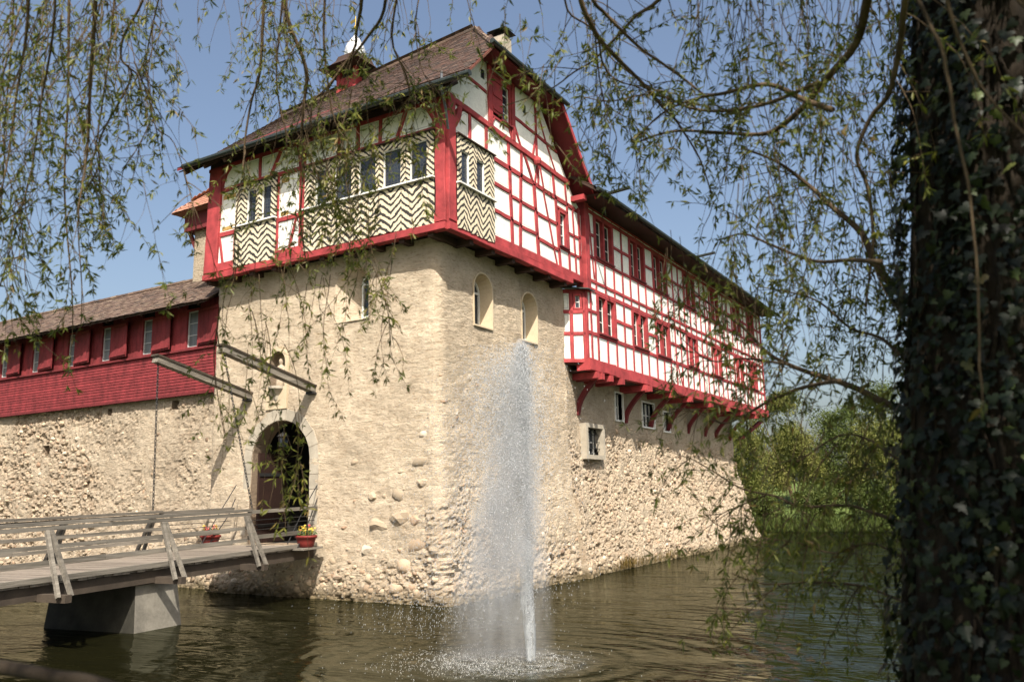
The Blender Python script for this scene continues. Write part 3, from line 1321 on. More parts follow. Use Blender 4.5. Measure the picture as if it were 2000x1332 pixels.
# ------------------------------------------------------------------ gate tower
TOWER = thing('gate_tower', 'tall plastered gate tower with red half-timbered top and zebra-striped window boards', 'tower', (20.7, 17, 0))
SL = Face((17.6, 0, 0), (0, 1, 0), (-1, 0, 0))
SR = Face((0, 12.8, 0), (1, 0, 0), (0, -1, 0))
CW = Face((18.2, 0, 0), (0, 1, 0), (-1, 0, 0))
Wall.flip = 1


def pits(p, amount=1.0):
    """holes where small stones and mortar have dropped out, and the trowel drag of the old plaster"""
    a = mnoise.noise(Vector((p.x * 3.6, p.y * 3.6, p.z * 4.6)))
    b = mnoise.noise(Vector((p.x * 7.0 + 9, p.y * 7.0, p.z * 8.5)))
    d = -.085 * amount * max(0, a - .18) - .05 * amount * max(0, b - .22)
    if amount > .35:
        # coursed rubble: rounded stones standing out of recessed joints
        q = Vector((p.x * 5.6, p.y * 5.6, p.z * 7.6))
        q += Vector((mnoise.noise(q * .7), mnoise.noise(q * .7 + Vector((5, 1, 2))), mnoise.noise(q * .7 + Vector((1, 9, 4))))) * .5
        ds, ps = mnoise.voronoi(q)
        e = min(1, max(0, (ds[1] - ds[0]) / .32))
        h = (math.sin(ps[0].x * 91.7 + ps[0].y * 47.3 + ps[0].z * 31.1) * 43.7) % 1
        patch = min(1, max(0, (mnoise.noise(p * .9 + Vector((3, 3, 8))) + .45) * 2.2))
        k = min(1, (amount - .35) / .7) * patch
        se = e * e * (3 - 2 * e)
        TONE[0] = (h, .8 * k * se, .75 * k * (1 - se) ** 2, 1.0)
        d += k * (-.055 * (1 - e * e * (3 - 2 * e)) + .028 * (h - .55) - (.06 if h < .14 else 0))
    return d + .011 * mnoise.noise(Vector((p.x * 3.2, p.y * 3.2, p.z * 11 + 5)))


def tower_batter(n, z, p):
    k = max(0.0, 1 - max(z, 0) / 4.6) ** 1.25
    return k * (.40 * max(0, -n.y) + .07 * max(0, -n.x))


def arc(cx, cy, r, t0, t1, k=4):
    return [(cx + r * math.cos(math.radians(t0 + (t1 - t0) * i / k)), cy + r * math.sin(math.radians(t0 + (t1 - t0) * i / k))) for i in range(k + 1)]


def tower_stone():
    path = [(21.5, 21.72)] + arc(17.85, 21.47, .25, 90, 180) + [(17.6, 17.0)] + arc(17.92, 13.12, .32, 180, 270) + [(21, 12.8), (24.92, 12.8)]
    w = Wall(path, -.7, 9.66, .06, tower_batter, .55, lambda p: 1.0 + .9 * max(0, 1 - p.z / 4), lambda p: pits(p, .18 + .9 * max(0, 1 - p.z / 1.3) + (.75 * max(0, 1 - abs(p.x - 18.4) / 2.4) * max(0, 1.2 - p.z / 5) + .75 * max(0, 1 - p.z / 3.4) if p.y < 13.3 else .9 * max(0, 1 - (p.y - 13) / 2.2) * max(0, 1 - p.z / 3.6))))
    door_o = arch_profile(17.36, 19.74, 1.44, 5.0, 14)
    lw_o, lw_i = arch_profile(15.22, 16.50, 7.68, 9.32), arch_profile(15.30, 15.86, 7.82, 9.10)
    ni = arch_profile(18.44, 19.10, 6.02, 7.10)
    a1o, a1i = arch_profile(19.28, 20.24, 7.50, 9.06), arch_profile(19.36, 20.14, 7.60, 8.96)
    a2o, a2i = arch_profile(21.98, 22.94, 7.46, 9.02), arch_profile(22.06, 22.84, 7.56, 8.92)
    cuts = [cutter(SL, door_o, door_o, .4, -.9), cutter(SL, lw_o, lw_i, .02, -.48), cutter(SL, ni, ni, .3, -.36),
            cutter(SR, a1o, a1i, .02, -.42), cutter(SR, a2o, a2i, .02, -.42)]
    # the same outlines pushed out a little further so the uneven face is cut cleanly
    for o, f in ((lw_o, SL), (a1o, SR), (a2o, SR)):
        cuts.append(cutter(f, o, o, .3, .015))
    me = boolean_cut(w.solid('plaster'), cuts)
    wall = link('stone_wall', me, TOWER)
    wall['label'] = 'rough cream plaster wall with field stones showing at its foot'

    def dens(x, y, z):
        if z < .0: return .9
        n1 = mnoise.noise(Vector((x, y, z)) * .8)
        if y > 13.2:                                   # door side
            c = max(0, 1 - (y - 13) / 3.2)
            if z < .9: return .85
            d = c * max(0, 1 - z / 4.2) * 1.1 + (.5 if n1 > .3 and z < 2.4 else 0) * (1 if y < 17.2 else .3)
            return d * (.45 + n1) * .5
        c = max(0, 1 - abs(x - 18.2) / 2.2)
        d = max(c * max(0, 1.25 - z / 5.5), max(0, 1.15 - z / 3.6) * (.5 + .5 * min(1, max(0, (x - 18) / 5))))
        return d * (.75 + n1) * .45

    def pos(y, z):         # parameter of a point on the door side
        return w.cum[1 + 5] + (w.path[6].y - y) if False else (w.cum[6] - (y - w.path[6].y))
    extra = []
    for (y, z, r) in ((14.05, 2.15, .30), (13.55, 2.1, .19), (14.8, 2.0, .21), (13.5, 1.45, .30), (13.9, .95, .22), (15.2, 1.35, .17), (14.1, 2.75, .17), (15.0, 2.72, .15),
                      (14.6, 2.75, .09), (16.0, 1.9, .1), (13.4, 3.6, .19), (13.35, 3.05, .17), (13.5, .85, .12), (14.2, .35, .16), (13.5, .2, .18),
                      (15.1, .6, .12), (16.4, 1.0, .13), (16.2, .62, .12), (13.9, .55, .11), (13.3, 4.3, .12)):
        # find t by scanning the straight run of the door side
        best = min(range(0, int(w.L * 20)), key=lambda i: (w.plan(i / 20).x - 17.6) ** 2 * 4 + (w.plan(i / 20).y - y) ** 2)
        extra.append((best / 20, z, r))
    avoid = [(17, 18, 16.9, 20.2, 1.2, 5.5), (17, 18, 18.2, 19.3, 5.0, 7.4), (17, 18, 15, 16.7, 7.4, 9.5), (19, 20.5, 12, 13, 7.2, 9.3), (21.7, 23.2, 12, 13, 7.2, 9.3)]
    stones(w, dens, wall, 230, .16, avoid, .04, .115, extra)

    # splayed plaster reveals and the windows inside them
    reveal(SL, lw_o, lw_i, .02, -.46, TOWER, mat='plaster', lip=.012)
    reveal(SR, a1o, a1i, .03, -.40, TOWER)
    reveal(SR, a2o, a2i, .03, -.40, TOWER)
    for face, prof, o in ((SL, lw_i, -.47), (SR, a1i, -.41), (SR, a2i, -.41)):
        a0, a1 = prof[0][0], prof[1][0]
        z0 = prof[0][1]
        r = (a1 - a0) / 2
        zc = max(p[1] for p in prof) - r
        fr = MB()
        k = 12
        outr = [(a1, z0)] + [((a0 + a1) / 2 + r * math.cos(math.pi * i / k), zc + r * math.sin(math.pi * i / k)) for i in range(k + 1)] + [(a0, z0)]
        t = .05
        inr = [(a1 - t, z0 + t)] + [((a0 + a1) / 2 + (r - t) * math.cos(math.pi * i / k), zc + (r - t) * math.sin(math.pi * i / k)) for i in range(k + 1)] + [(a0 + t, z0 + t)]
        n = len(outr)
        vs = [face.p(a, z, o + .06) for a, z in outr] + [face.p(a, z, o + .06) for a, z in inr] + [face.p(a, z, o) for a, z in inr]
        fs = [(i, (i + 1) % n, n + (i + 1) % n, n + i) for i in range(n)] + [(n + i, n + (i + 1) % n, 2 * n + (i + 1) % n, 2 * n + i) for i in range(n)]
        fr.add(vs, fs)
        face_box(fr, face, a0 + t, zc - .03, a1 - t, zc + .03, o, o + .055)
        face_box(fr, face, (a0 + a1) / 2 - .022, z0 + t, (a0 + a1) / 2 + .022, zc - .03, o, o + .05)
        win = fr.build('window', 'white_frame', TOWER)
        g = MB()
        g.add([face.p(a, z, o + .012) for a, z in inr], [tuple(range(n))])
        link('pane', g.mesh('pane', 'glass_plain'), win)
    # stone surround of the gate, block by block
    sur = MB()
    ar = arch_profile(17.34, 19.76, 1.44, 5.02, 14)
    core = MB()
    gate = None
    c, r, zc = 18.55, 1.21, 5.02 - 1.21
    zj = 1.44
    blocks = []
    for side in (-1, 1):
        z = zj
        k = 0
        while z < zc - .02:
            h = min(zc - z, random.uniform(.42, .6))
            wd = random.choice((.26, .34, .30))
            a0, a1 = (c - r - wd, c - r) if side < 0 else (c + r, c + r + wd)
            blocks.append([(a0, z + .008), (a1, z + .008), (a1, z + h - .008), (a0, z + h - .008)])
            z += h
    nv = 11
    for i in range(nv):
        t0, t1 = math.pi * i / nv + .006, math.pi * (i + 1) / nv - .006
        R = r + random.uniform(.27, .36)
        blocks.append([(c + r * math.cos(t0), zc + r * math.sin(t0)), (c + R * math.cos(t0), zc + R * math.sin(t0)), (c + R * math.cos(t1), zc + R * math.sin(t1)), (c + r * math.cos(t1), zc + r * math.sin(t1))])
    for b in blocks:
        mb = MB()
        o = random.uniform(.03, .045)
        mb.prism([SL.p(a, z, o) for a, z in b], SL.n * -.42)
        mb.build('gate_stone', 'stone_trim', TOWER)
    # dark passage behind the arch and the door leaf standing open
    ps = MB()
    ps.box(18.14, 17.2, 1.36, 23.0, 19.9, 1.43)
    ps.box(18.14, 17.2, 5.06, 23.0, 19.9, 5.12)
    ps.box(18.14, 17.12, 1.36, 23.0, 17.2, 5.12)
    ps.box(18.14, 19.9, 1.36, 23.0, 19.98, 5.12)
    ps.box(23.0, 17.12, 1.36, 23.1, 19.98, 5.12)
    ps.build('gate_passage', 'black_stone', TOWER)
    leaf = MB()
    for i in range(5):
        x0 = 17.75 + i * .22
        leaf.box(x0, 19.58, 1.46, x0 + .21, 19.66, 4.1 - i * .0)
    d = leaf.build('gate_door', 'door_wood', TOWER)
    for z in (1.9, 3.4):
        b = MB(); b.box(17.76, 19.555, z, 18.8, 19.58, z + .1); link('hinge_strap', b.mesh('hinge_strap', 'iron'), d)
    gr = MB()            # iron grille / inner door far inside
    gr.box(20.4, 17.2, 1.43, 20.5, 18.5, 4.2)
    gr.build('inner_door', 'door_wood', TOWER)
    # niche lining and console
    nm = MB()
    n = len(ni)
    nm.add([SL.p(a, z, -.33) for a, z in ni], [tuple(range(n))])
    nm.build('niche_back', 'cream_reveal', TOWER)
    fm = MB()
    big = arch_profile(18.34, 19.20, 5.35, 7.22)
    fm.add([SL.p(a, z, .045) for a, z in big] + [SL.p(a, z, .045) for a, z in ni] + [SL.p(a, z, -.02) for a, z in big], [(i, (i + 1) % n, n + (i + 1) % n, n + i) for i in range(n)] + [(i, 2 * n + i, 2 * n + (i + 1) % n, (i + 1) % n) for i in range(n)])
    fm.build('niche_surround', 'cream_reveal', TOWER)
    cs = MB()
    cs.lathe(SL.p(18.77, 5.55, -.02), [(.05, 0), (.10, .08), (.13, .2), (.22, .32), (.30, .40), (.30, .48)], 12)
    cs.build('niche_console', 'stone_trim', TOWER, smooth=False)
    return w


tower_stone()


def figure():
    """small robed saint standing in the niche: one lathe-like body with arms folded"""
    mb = MB()
    prof = [(.13, 0), (.15, .03), (.14, .15), (.11, .32), (.12, .45), (.135, .55), (.12, .62), (.05, .66), (.045, .68), (.07, .72), (.078, .77), (.07, .82), (.04, .86), (.0, .87)]
    base = SL.p(18.77, 6.04, -.12)
    k = 14
    vs, fs = [], []
    for r, z in prof:
        for j in range(k):
            t = 2 * math.pi * j / k
            f = 1 + (.10 * math.sin(5 * t + z * 3) if z < .5 else 0)
            vs.append(base + Vector((r * .85 * f * math.cos(t), r * 1.05 * f * math.sin(t), z)))
    for i in range(len(prof) - 1):
        for j in range(k):
            a, b = i * k + j, i * k + (j + 1) % k
            fs.append((a, b, b + k, a + k))
    fs.append(tuple(range(k - 1, -1, -1)))
    mb.add(vs, fs)
    for s in (-1, 1):
        mb.tube([base + Vector((0, s * .12, .57)), base + Vector((-.06, s * .15, .42)), base + Vector((-.13, s * .03, .46))], [.045, .04, .03], 7)
    o = mb.build('statue', 'statue_stone', None, smooth=True)
    tag(o, 'small weathered stone saint standing in the niche over the gate', 'statue')


figure()


def zebra_board(face, a0, a1, z0, z1, up, parent, out=.05, slope=.78, period=.205, cut=True, phase=0.0):
    me = bpy.data.meshes.new('zebra_board')
    zb0 = z0 + (random.uniform(-.03, .03) if cut else 0)
    zb1 = z0 + (random.uniform(-.03, .03) if cut else 0)
    th = .03
    o = out + random.uniform(0, .008)
    vs = [face.p(a0, zb0, o), face.p(a1, zb1, o), face.p(a1, z1, o), face.p(a0, z1, o),
          face.p(a0, zb0, o - th), face.p(a1, zb1, o - th), face.p(a1, z1, o - th), face.p(a0, z1, o - th)]
    fs = [(0, 1, 2, 3), (7, 6, 5, 4), (0, 4, 5, 1), (1, 5, 6, 2), (2, 6, 7, 3), (3, 7, 4, 0)]
    me.from_pydata(vs, [], fs)
    uv = me.uv_layers.new(name='UVMap')
    c = [(0, zb0), (a1 - a0, zb1), (a1 - a0, z1), (0, z1)]
    for lp in me.loops:
        a, z = c[lp.vertex_index % 4]
        s = a if up else (a1 - a0) - a
        uv.data[lp.index].uv = (a, (z - s * slope) / period + phase)
    me.materials.append(M['zebra'])
    return link('zebra_board', me, parent)


def zebra_zone(face, a0, a1, z0, zs, zh, z1, wins, parent, bw=.37, slope=.75, out=.06):
    """projecting boarded window box painted in black and cream zigzag"""
    n = max(2, round((a1 - a0) / bw))
    w = (a1 - a0) / n
    for i in range(n):
        zebra_board(face, a0 + i * w + .004, a0 + (i + 1) * w - .004, z0, zs - .055, i % 2 == 0, parent, out, slope, phase=random.uniform(-.14, .14))
    edges = [a0] + [e for wn in wins for e in wn] + [a1]
    for i in range(0, len(edges), 2):
        b0, b1 = edges[i], edges[i + 1]
        if b1 - b0 > .26:
            m = (b0 + b1) / 2
            zebra_board(face, b0 + .004, m - .003, zs, z1, True, parent, out, .9, .165, False)
            zebra_board(face, m + .003, b1 - .004, zs, z1, False, parent, out, .9, .165, False)
        else:
            zebra_board(face, b0 + .004, b1 - .004, zs, z1, i % 4 == 0, parent, out, .9, .165, False)
    for i, (b0, b1) in enumerate(wins):
        zebra_board(face, b0 + .002, b1 - .002, zh, z1, i % 2 == 0, parent, out - .012, .7, .16, False)
        fr = MB()
        t = .02
        d = out - .06
        face_box(fr, face, b0, zs, b0 + t, zh, d - .05, d + .035)
        face_box(fr, face, b1 - t, zs, b1, zh, d - .05, d + .035)
        face_box(fr, face, b0 + t, zh - t, b1 - t, zh, d - .05, d + .03)
        face_box(fr, face, b0 + t, zs, b1 - t, zs + t, d - .05, d + .03)
        win = fr.build('window', 'white_frame', parent)
        g = MB()
        face_box(g, face, b0 + t * .7, zs + t * .7, b1 - t * .7, zh - t * .7, d - .04, d - .02)
        link('leaded_pane', g.mesh('leaded_pane', 'glass_leaded'), win)
    sl = MB()
    face_box(sl, face, a0 - .02, zs - .05, a1 + .02, zs - .005, out - .04, out + .09)
    sl.build('window_sill', 'white_frame', parent)
    cap = MB()
    face_box(cap, face, a0 - .03, z1, a1 + .03, z1 + .03, -.05, out + .07)
    cap.build('head_board', 'soffit_wood', parent)
    bk = MB()
    face_box(bk, face, a0 + .01, z0 + .08, a1 - .01, z1 - .01, -.12, out - .10)
    bk.build('backing_board', 'black_stone', parent)


def frame_wall(face, outline, beams, holes, parent, line_fn=None, skip=()):
    """timbers first, then one plaster panel in every cell they leave"""
    cells = [outline]
    for b in beams:
        p0, p1, w = b[0], b[1], b[2]
        cells = split_cells(cells, p0, p1, w)
    for (a0, a1, z0, z1) in holes:
        res = []
        for c in cells:
            cx = sum(p[0] for p in c) / len(c)
            cz = sum(p[1] for p in c) / len(c)
            if a0 < cx < a1 and z0 < cz < z1:
                continue
            res.append(c)
        cells = res
    for c in cells:
        panel(face, c, parent, *(line_fn(c) if line_fn else ()))
    for b in beams:
        kw = b[3] if len(b) > 3 else {}
        if kw.get('ghost'):
            continue
        timber(face, b[0], b[1], b[2], kw.get('name', 'beam'), parent, **{k: v for k, v in kw.items() if k not in ('name', 'ghost')})


def tower_timber():
    P = TOWER
    big = {'proud': .07}
    # ---- gable side (a = x)
    outline = [(17.15, 9.62), (25.22, 9.62), (25.22, 12.45), (24.75, 12.75), (22.2, 15.55), (18.95, 15.55), (17.15, 13.62)]
    z0 = (17.3, 9.84); z1 = (24.95, 9.84)
    beams = [
        ((17.15, 9.72), (24.3, 9.72), .20, {'proud': .10, 'name': 'sill_beam'}),
        ((17.15, 9.945), (25.2, 9.945), .25, {'proud': .065, 'name': 'sill_beam'}),
        ((19.40, 12.42), (24.75, 12.38), .16),
        ((17.25, 13.40), (24.35, 13.20), .18, big),
        ((17.85, 14.42), (19.22, 14.36), .10), ((20.68, 14.22), (23.55, 14.06), .11),
        # left edge post with its curved brace
        ((17.32, 9.9), (17.32, 13.5), .34, {'proud': .09, 'name': 'corner_post'}),
        ((19.40, 10.0), (19.40, 12.45), .10),
        # posts below the mid rail
        ((20.42, 12.4), (20.50, 10.05), .15), ((21.08, 12.4), (20.97, 10.05), .14), ((21.90, 12.4), (22.10, 10.05), .18),
        ((23.34, 12.4), (23.57, 10.05), .15), ((24.17, 12.4), (24.25, 10.05), .12), ((24.58, 12.4), (24.74, 10.05), .09), ((25.05, 12.5), (25.10, 10.05), .16),
        # posts of the next row
        ((18.27, 13.38), (18.26, 12.46), .12), ((19.12, 13.38), (19.11, 12.46), .13), ((20.37, 13.3), (20.38, 12.4), .14), ((21.16, 13.3), (21.12, 12.4), .13),
        ((22.22, 13.25), (22.20, 12.4), .10), ((23.20, 13.2), (23.30, 12.4), .13), ((24.06, 13.2), (24.17, 12.4), .10),
        # attic posts
        ((19.30, 15.5), (19.36, 13.4), .19, big), ((20.68, 15.5), (20.64, 13.35), .20, big), ((22.10, 15.5), (22.16, 13.25), .12),
        # rails left
        ((19.40, 11.66), (20.42, 11.66), .13), ((19.40, 10.83), (20.48, 10.83), .13), ((20.45, 11.55), (21.03, 11.55), .12), ((20.48, 10.79), (20.98, 10.79), .12),
        ((21.04, 11.55), (21.98, 11.56), .12), ((20.98, 10.75), (22.03, 10.76), .12),
        # rails right
        ((21.98, 11.48), (23.43, 11.48), .13), ((22.05, 10.65), (23.5, 10.61), .13), ((24.21, 11.39), (25.1, 11.42), .11), ((24.24, 10.70), (25.1, 10.72), .11), ((23.45, 12.10), (24.18, 12.08), .09),
        # shutter window rails in the attic
        ((19.34, 13.76), (20.66, 13.74), .09), ((19.36, 15.16), (20.66, 15.12), .10),
        # window below: sill rail
        ((23.5, 10.74), (24.24, 10.72), .09),
        # long thin braces
        ((22.50, 12.38), (23.36, 9.98), .075), ((22.30, 13.22), (22.56, 12.4), .07), ((21.30, 13.22), (21.84, 12.44), .12), ((22.20, 13.22), (21.96, 12.44), .09),
        ((22.24, 15.02), (22.80, 14.12), .06), ((22.84, 14.04), (23.48, 13.22), .06),
        ((20.74, 13.95), (21.14, 13.34), .09), ((22.06, 13.92), (21.86, 13.30), .09),
        ((17.55, 13.0), (17.9, 13.34), .20, {'ghost': True}),
        ((19.42, 13.42), (19.60, 13.72), .07), ((20.58, 13.40), (20.44, 13.70), .06),
    ]
    holes = [(17.45, 19.35, 9.7, 12.45), (23.5, 24.18, 10.78, 12.05), (19.4, 20.58, 13.8, 15.1), (17.0, 17.5, 9.6, 13.2)]
    frame_wall(RIGHT, outline, beams, holes, P)
    # curved braces from the corner post
    timber(RIGHT, (17.32, 12.5), (17.78, 13.42), .20, 'brace', P, .06, curve=-.10)
    timber(RIGHT, (20.72, 14.75), (20.86, 15.45), .10, 'brace', P, .03, curve=.04)
    kb = MB(); kb.lathe(RIGHT.p(21.95, 13.02, .14), [(.02, 0), (.10, .03), (.13, .12), (.12, .22), (.05, .28), (.02, .29)], 10)
    kb.build('beam_head', 'red_paint', P)
    zebra_zone(RIGHT, 17.50, 19.36, 9.76, 11.04, 12.02, 12.40, [(17.68, 18.08), (18.45, 18.86)], P, .31, 1.1, .12)
    casement(RIGHT, 23.55, 24.12, 10.80, 12.04, P, 1, 2, deep=-.10)
    casement(RIGHT, 19.98, 20.54, 13.80, 15.06, P, 1, 3, deep=-.06)
    # the shutter hinged open on the left of the attic window
    sh = MB()
    face_box(sh, RIGHT, 19.42, 13.86, 19.96, 15.04, .035, .075)
    s = sh.build('shutter', 'red_paint', P)
    for z in (13.98, 14.42, 14.9):
        b = MB(); face_box(b, RIGHT, 19.44, z - .04, 19.94, z + .04, .0755, .10); link('shutter_ledge', b.mesh('shutter_ledge', 'red_paint'), s)
    for a, z in ((18.99, 14.86), (21.4, 14.74)):       # little owl holes
        v = MB(); face_box(v, RIGHT, a - .09, z - .14, a + .09, z + .14, -.03, .012); vv = v.build('vent_window', 'gutter_metal', P)
        g = MB(); face_box(g, RIGHT, a - .06, z - .11, a + .06, z + .11, .0125, .02); link('pane', g.mesh('pane', 'glass_plain'), vv)
    # ---- door side (a = y)
    outline = [(12.2, 9.62), (21.75, 9.62), (21.75, 13.42), (12.2, 13.42)]
    beams = [
        ((12.2, 9.72), (21.75, 9.72), .20, {'proud': .10, 'name': 'sill_beam'}),
        ((12.2, 9.97), (21.75, 9.97), .27, {'proud': .065, 'name': 'sill_beam'}),
        ((12.2, 13.36), (21.75, 13.36), .12, {'name': 'wall_plate'}),
        ((12.2, 12.54), (21.75, 12.54), .15),
        ((21.44, 9.85), (21.34, 13.35), .58, {'proud': .09, 'name': 'corner_post', 'jit': .02}),
        ((12.36, 9.85), (12.36, 13.35), .32, {'proud': .09, 'name': 'corner_post'}),
        ((17.48, 10.1), (17.48, 13.3), .22, {'proud': .05, 'name': 'post'}),
        ((21.1, 11.06), (17.5, 11.06), .15),
        ((19.35, 12.6), (19.35, 13.3), .11), ((18.86, 12.6), (18.46, 13.3), .13), ((17.75, 13.3), (17.62, 12.62), .07),
        ((16.06, 12.6), (16.04, 13.3), .12), ((15.31, 12.6), (15.33, 13.3), .12), ((14.5, 12.6), (14.48, 13.3), .12), ((13.86, 12.62), (13.58, 13.3), .14),
        ((20.40, 11.0), (20.40, 10.1), .08), ((18.50, 11.0), (18.50, 10.1), .08),
        ((21.12, 11.0), (20.92, 10.12), .10), ((17.72, 11.0), (17.98, 10.12), .09),
        ((20.30, 12.48), (20.30, 11.12), .06), ((18.50, 12.48), (18.50, 11.12), .06),
    ]
    holes = [(18.48, 20.36, 9.8, 12.46), (12.5, 17.4, 9.8, 12.46)]

    def lf(c):
        cx = sum(p[0] for p in c) / len(c); cz = sum(p[1] for p in c) / len(c)
        return ('ochre_line', True) if 11.1 < cz < 12.5 else ('panel_line', False)
    frame_wall(LEFT, outline, beams, holes, P, lf)
    for a, s in ((20.35, 12.36), (18.05, 12.36)):      # painted ochre bands at the head and foot of the two framed panels
        for z0, z1 in ((12.22, 12.38), (11.18, 11.30)):
            b = MB(); face_box(b, LEFT, a + .06 - .05, z0, a + (.66 if a > 19 else .34), z1, -.002, .004)
            b.build('painted_band', 'ochre_line', P)
    timber(LEFT, (21.1, 12.62), (20.72, 13.32), .16, 'brace', P, .05, curve=-.07)
    timber(LEFT, (12.52, 12.62), (12.95, 13.32), .16, 'brace', P, .05, curve=.07)
    zebra_zone(LEFT, 18.52, 20.34, 9.86, 11.18, 12.28, 12.46, [(18.76, 19.16), (19.42, 19.82)], P, .36, .75, .08)
    zebra_zone(LEFT, 12.56, 17.34, 9.84, 11.16, 12.26, 12.46, [(12.80, 13.38), (13.70, 14.32), (14.60, 15.22), (15.50, 16.14), (16.46, 16.90)], P, .37, .75, .08)
    b = MB(); face_box(b, LEFT, 12.2, 13.42, 21.75, 13.95, -.12, -.02); b.build('eave_board', 'soffit_wood', P)
    # floor of the jetty with its joists, and dark linings behind the frame
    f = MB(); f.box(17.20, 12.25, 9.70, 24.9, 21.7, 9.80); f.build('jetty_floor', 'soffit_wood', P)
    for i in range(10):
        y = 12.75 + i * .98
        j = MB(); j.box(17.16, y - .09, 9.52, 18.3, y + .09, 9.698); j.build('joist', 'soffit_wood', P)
    for i in range(6):
        x = 18.35 + i * 1.12
        j = MB(); j.box(x - .09, 12.22, 9.50, x + .09, 13.2, 9.698); j.build('joist', 'soffit_wood', P)
    b = MB()
    b.box(17.28, 12.36, 9.82, 17.36, 21.7, 13.4)
    b.prism([(17.3, 12.34, 9.82), (25.1, 12.34, 9.82), (25.1, 12.34, 12.4), (22.1, 12.34, 15.5), (19.0, 12.34, 15.5), (17.3, 12.34, 13.5)], (0, .06, 0))
    b.box(17.3, 21.62, 9.7, 24.9, 21.7, 13.5)
    b.build('inner_lining', 'black_stone', P)


tower_timber()


def tower_roof():
    P = TOWER
    RX, RZ = 20.75, 17.65
    lp = [(16.35, 13.36), (17.3, 14.08), (RX, RZ)]
    rp = [(25.05, 12.95), (24.25, 13.72), (RX, RZ)]
    Y0, Y1, YH, ZH = 11.52, 22.35, 13.6, 15.42
    k = (RZ - ZH) / (YH - Y0)
    zh = lambda y: ZH + k * (y - Y0)

    def wz(y, z):                      # the old ridge drops towards its far end
        return z - .085 * max(0, y - YH) * max(0, (z - 13.3) / (RZ - 13.3))
    sl = MB()

    def slope_poly(pr, zt):            # slab pieces; upper part trimmed by the half hip
        (a0, z0), (a1, z1), (a2, z2) = pr
        ah = a1 + (a2 - a1) * (ZH - z1) / (z2 - z1)
        t = .10
        for poly in ([(a0, Y0, z0), (a1, Y0, z1), (a1, Y1, z1), (a0, Y1, z0)], [(a1, Y0, z1), (ah, Y0, ZH), (a2, YH, z2), (a2, Y1, z2), (a1, Y1, z1)]):
            sl.prism([(x, y, wz(y, z) - t) for x, y, z in poly], (0, 0, t - .004))
        return ah
    al = slope_poly(lp, 0)
    ar = slope_poly(rp, 0)
    sl.prism([(al - .05, Y0 - .02, ZH - .1), (ar + .05, Y0 - .02, ZH - .1), (RX, YH, RZ - .1)], (0, 0, .096))
    roof = sl.build('roof', 'red_dark', P)
    tl = MB()
    tiled_slope(tl, lp, Y0, Y1, 'y', .175, .15, trim=lambda c, h, z: z <= zh(c) - .02, warp=wz)
    tiled_slope(tl, rp, Y0, Y1, 'y', .175, .15, trim=lambda c, h, z: z <= zh(c) - .02, warp=wz)
    hipw = lambda y: (al + (RX - al) * (y - Y0) / (YH - Y0), ar + (RX - ar) * (y - Y0) / (YH - Y0))
    tiled_slope(tl, [(Y0 - .05, ZH - .02), (YH, RZ)], al - .1, ar + .1, 'x', .175, .15, trim=lambda c, h, z: hipw(h)[0] + .03 < c < hipw(h)[1] - .03)
    t = link('roof_tiles', tl.mesh('roof_tiles', 'tile_brown', attr=True), roof)
    t['kind'] = 'stuff'
    def capline(a, b, r=.10):
        a, b = Vector(a), Vector(b)
        n = int((b - a).length / .36)
        for i in range(n):
            p, q = a + (b - a) * (i / n), a + (b - a) * ((i + 1.12) / n)
            m = MB(); m.tube([p, q], [r * 1.05, r * .9], 8, col=random.random())
            link('ridge_tile', m.mesh('ridge_tile', 'tile_weathered', attr=True), roof)
    capline((RX, Y1, wz(Y1, RZ)), (RX, YH, RZ))
    capline((al, Y0 + .05, ZH + .02), (RX, YH, RZ + .02), .09)
    capline((ar, Y0 + .05, ZH + .02), (RX, YH, RZ + .02), .09)
    # verges: barge boards along both slopes of the gable
    for pr in (lp, rp):
        hb = .24 if pr is rp else .09
        (a0, z0), (a1, z1), (a2, z2) = pr
        ah = a1 + (a2 - a1) * (ZH - z1) / (z2 - z1)
        for (p, q) in (((a0, z0), (a1, z1)), ((a1, z1), (ah, ZH))):
            m = MB(); m.hexa([(p[0], Y0 - .03, p[1] - hb), (q[0], Y0 - .03, q[1] - hb), (q[0], Y0 + .01, q[1] - hb), (p[0], Y0 + .01, p[1] - hb)],
                             [(p[0], Y0 - .03, p[1] - .015), (q[0], Y0 - .03, q[1] - .015), (q[0], Y0 + .01, q[1] - .015), (p[0], Y0 + .01, p[1] - .015)])
            m.build('barge_board', 'red_paint' if pr is rp else 'tile_edge', P)
    # soffit under the hip and under the gable overhang
    s = MB()
    s.box(al, Y0, ZH - .16, ar, 12.16, ZH - .11)
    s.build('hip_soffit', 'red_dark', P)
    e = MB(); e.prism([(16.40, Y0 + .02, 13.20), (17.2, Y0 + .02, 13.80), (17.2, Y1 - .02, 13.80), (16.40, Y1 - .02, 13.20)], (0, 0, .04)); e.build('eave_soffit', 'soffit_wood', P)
    for i in range(12):
        y = 11.9 + i * .92
        r = MB(); r.bar((16.42, y, 13.14), (17.2, y, 13.74), .10, .12); r.build('rafter_foot', 'soffit_wood', P)
    g = MB(); g.tube([(16.30, 10.85, 13.30), (16.30, 14, 13.31), (16.30, 22.0, 13.30)], .085, 10); g.build('gutter', 'gutter_metal', P)
    g = MB(); g.tube([(18.3, Y0 - .10, ZH - .06), (23.0, Y0 - .10, ZH - .08)], .075, 10); g.build('gutter', 'gutter_metal', P)
    g = MB()
    g.tube([(16.32, 11.75, 13.6), (16.36, 11.78, 13.1), (16.7, 11.9, 12.75), (16.95, 12.0, 12.3)], .035, 8); g.build('downpipe', 'zinc', P)
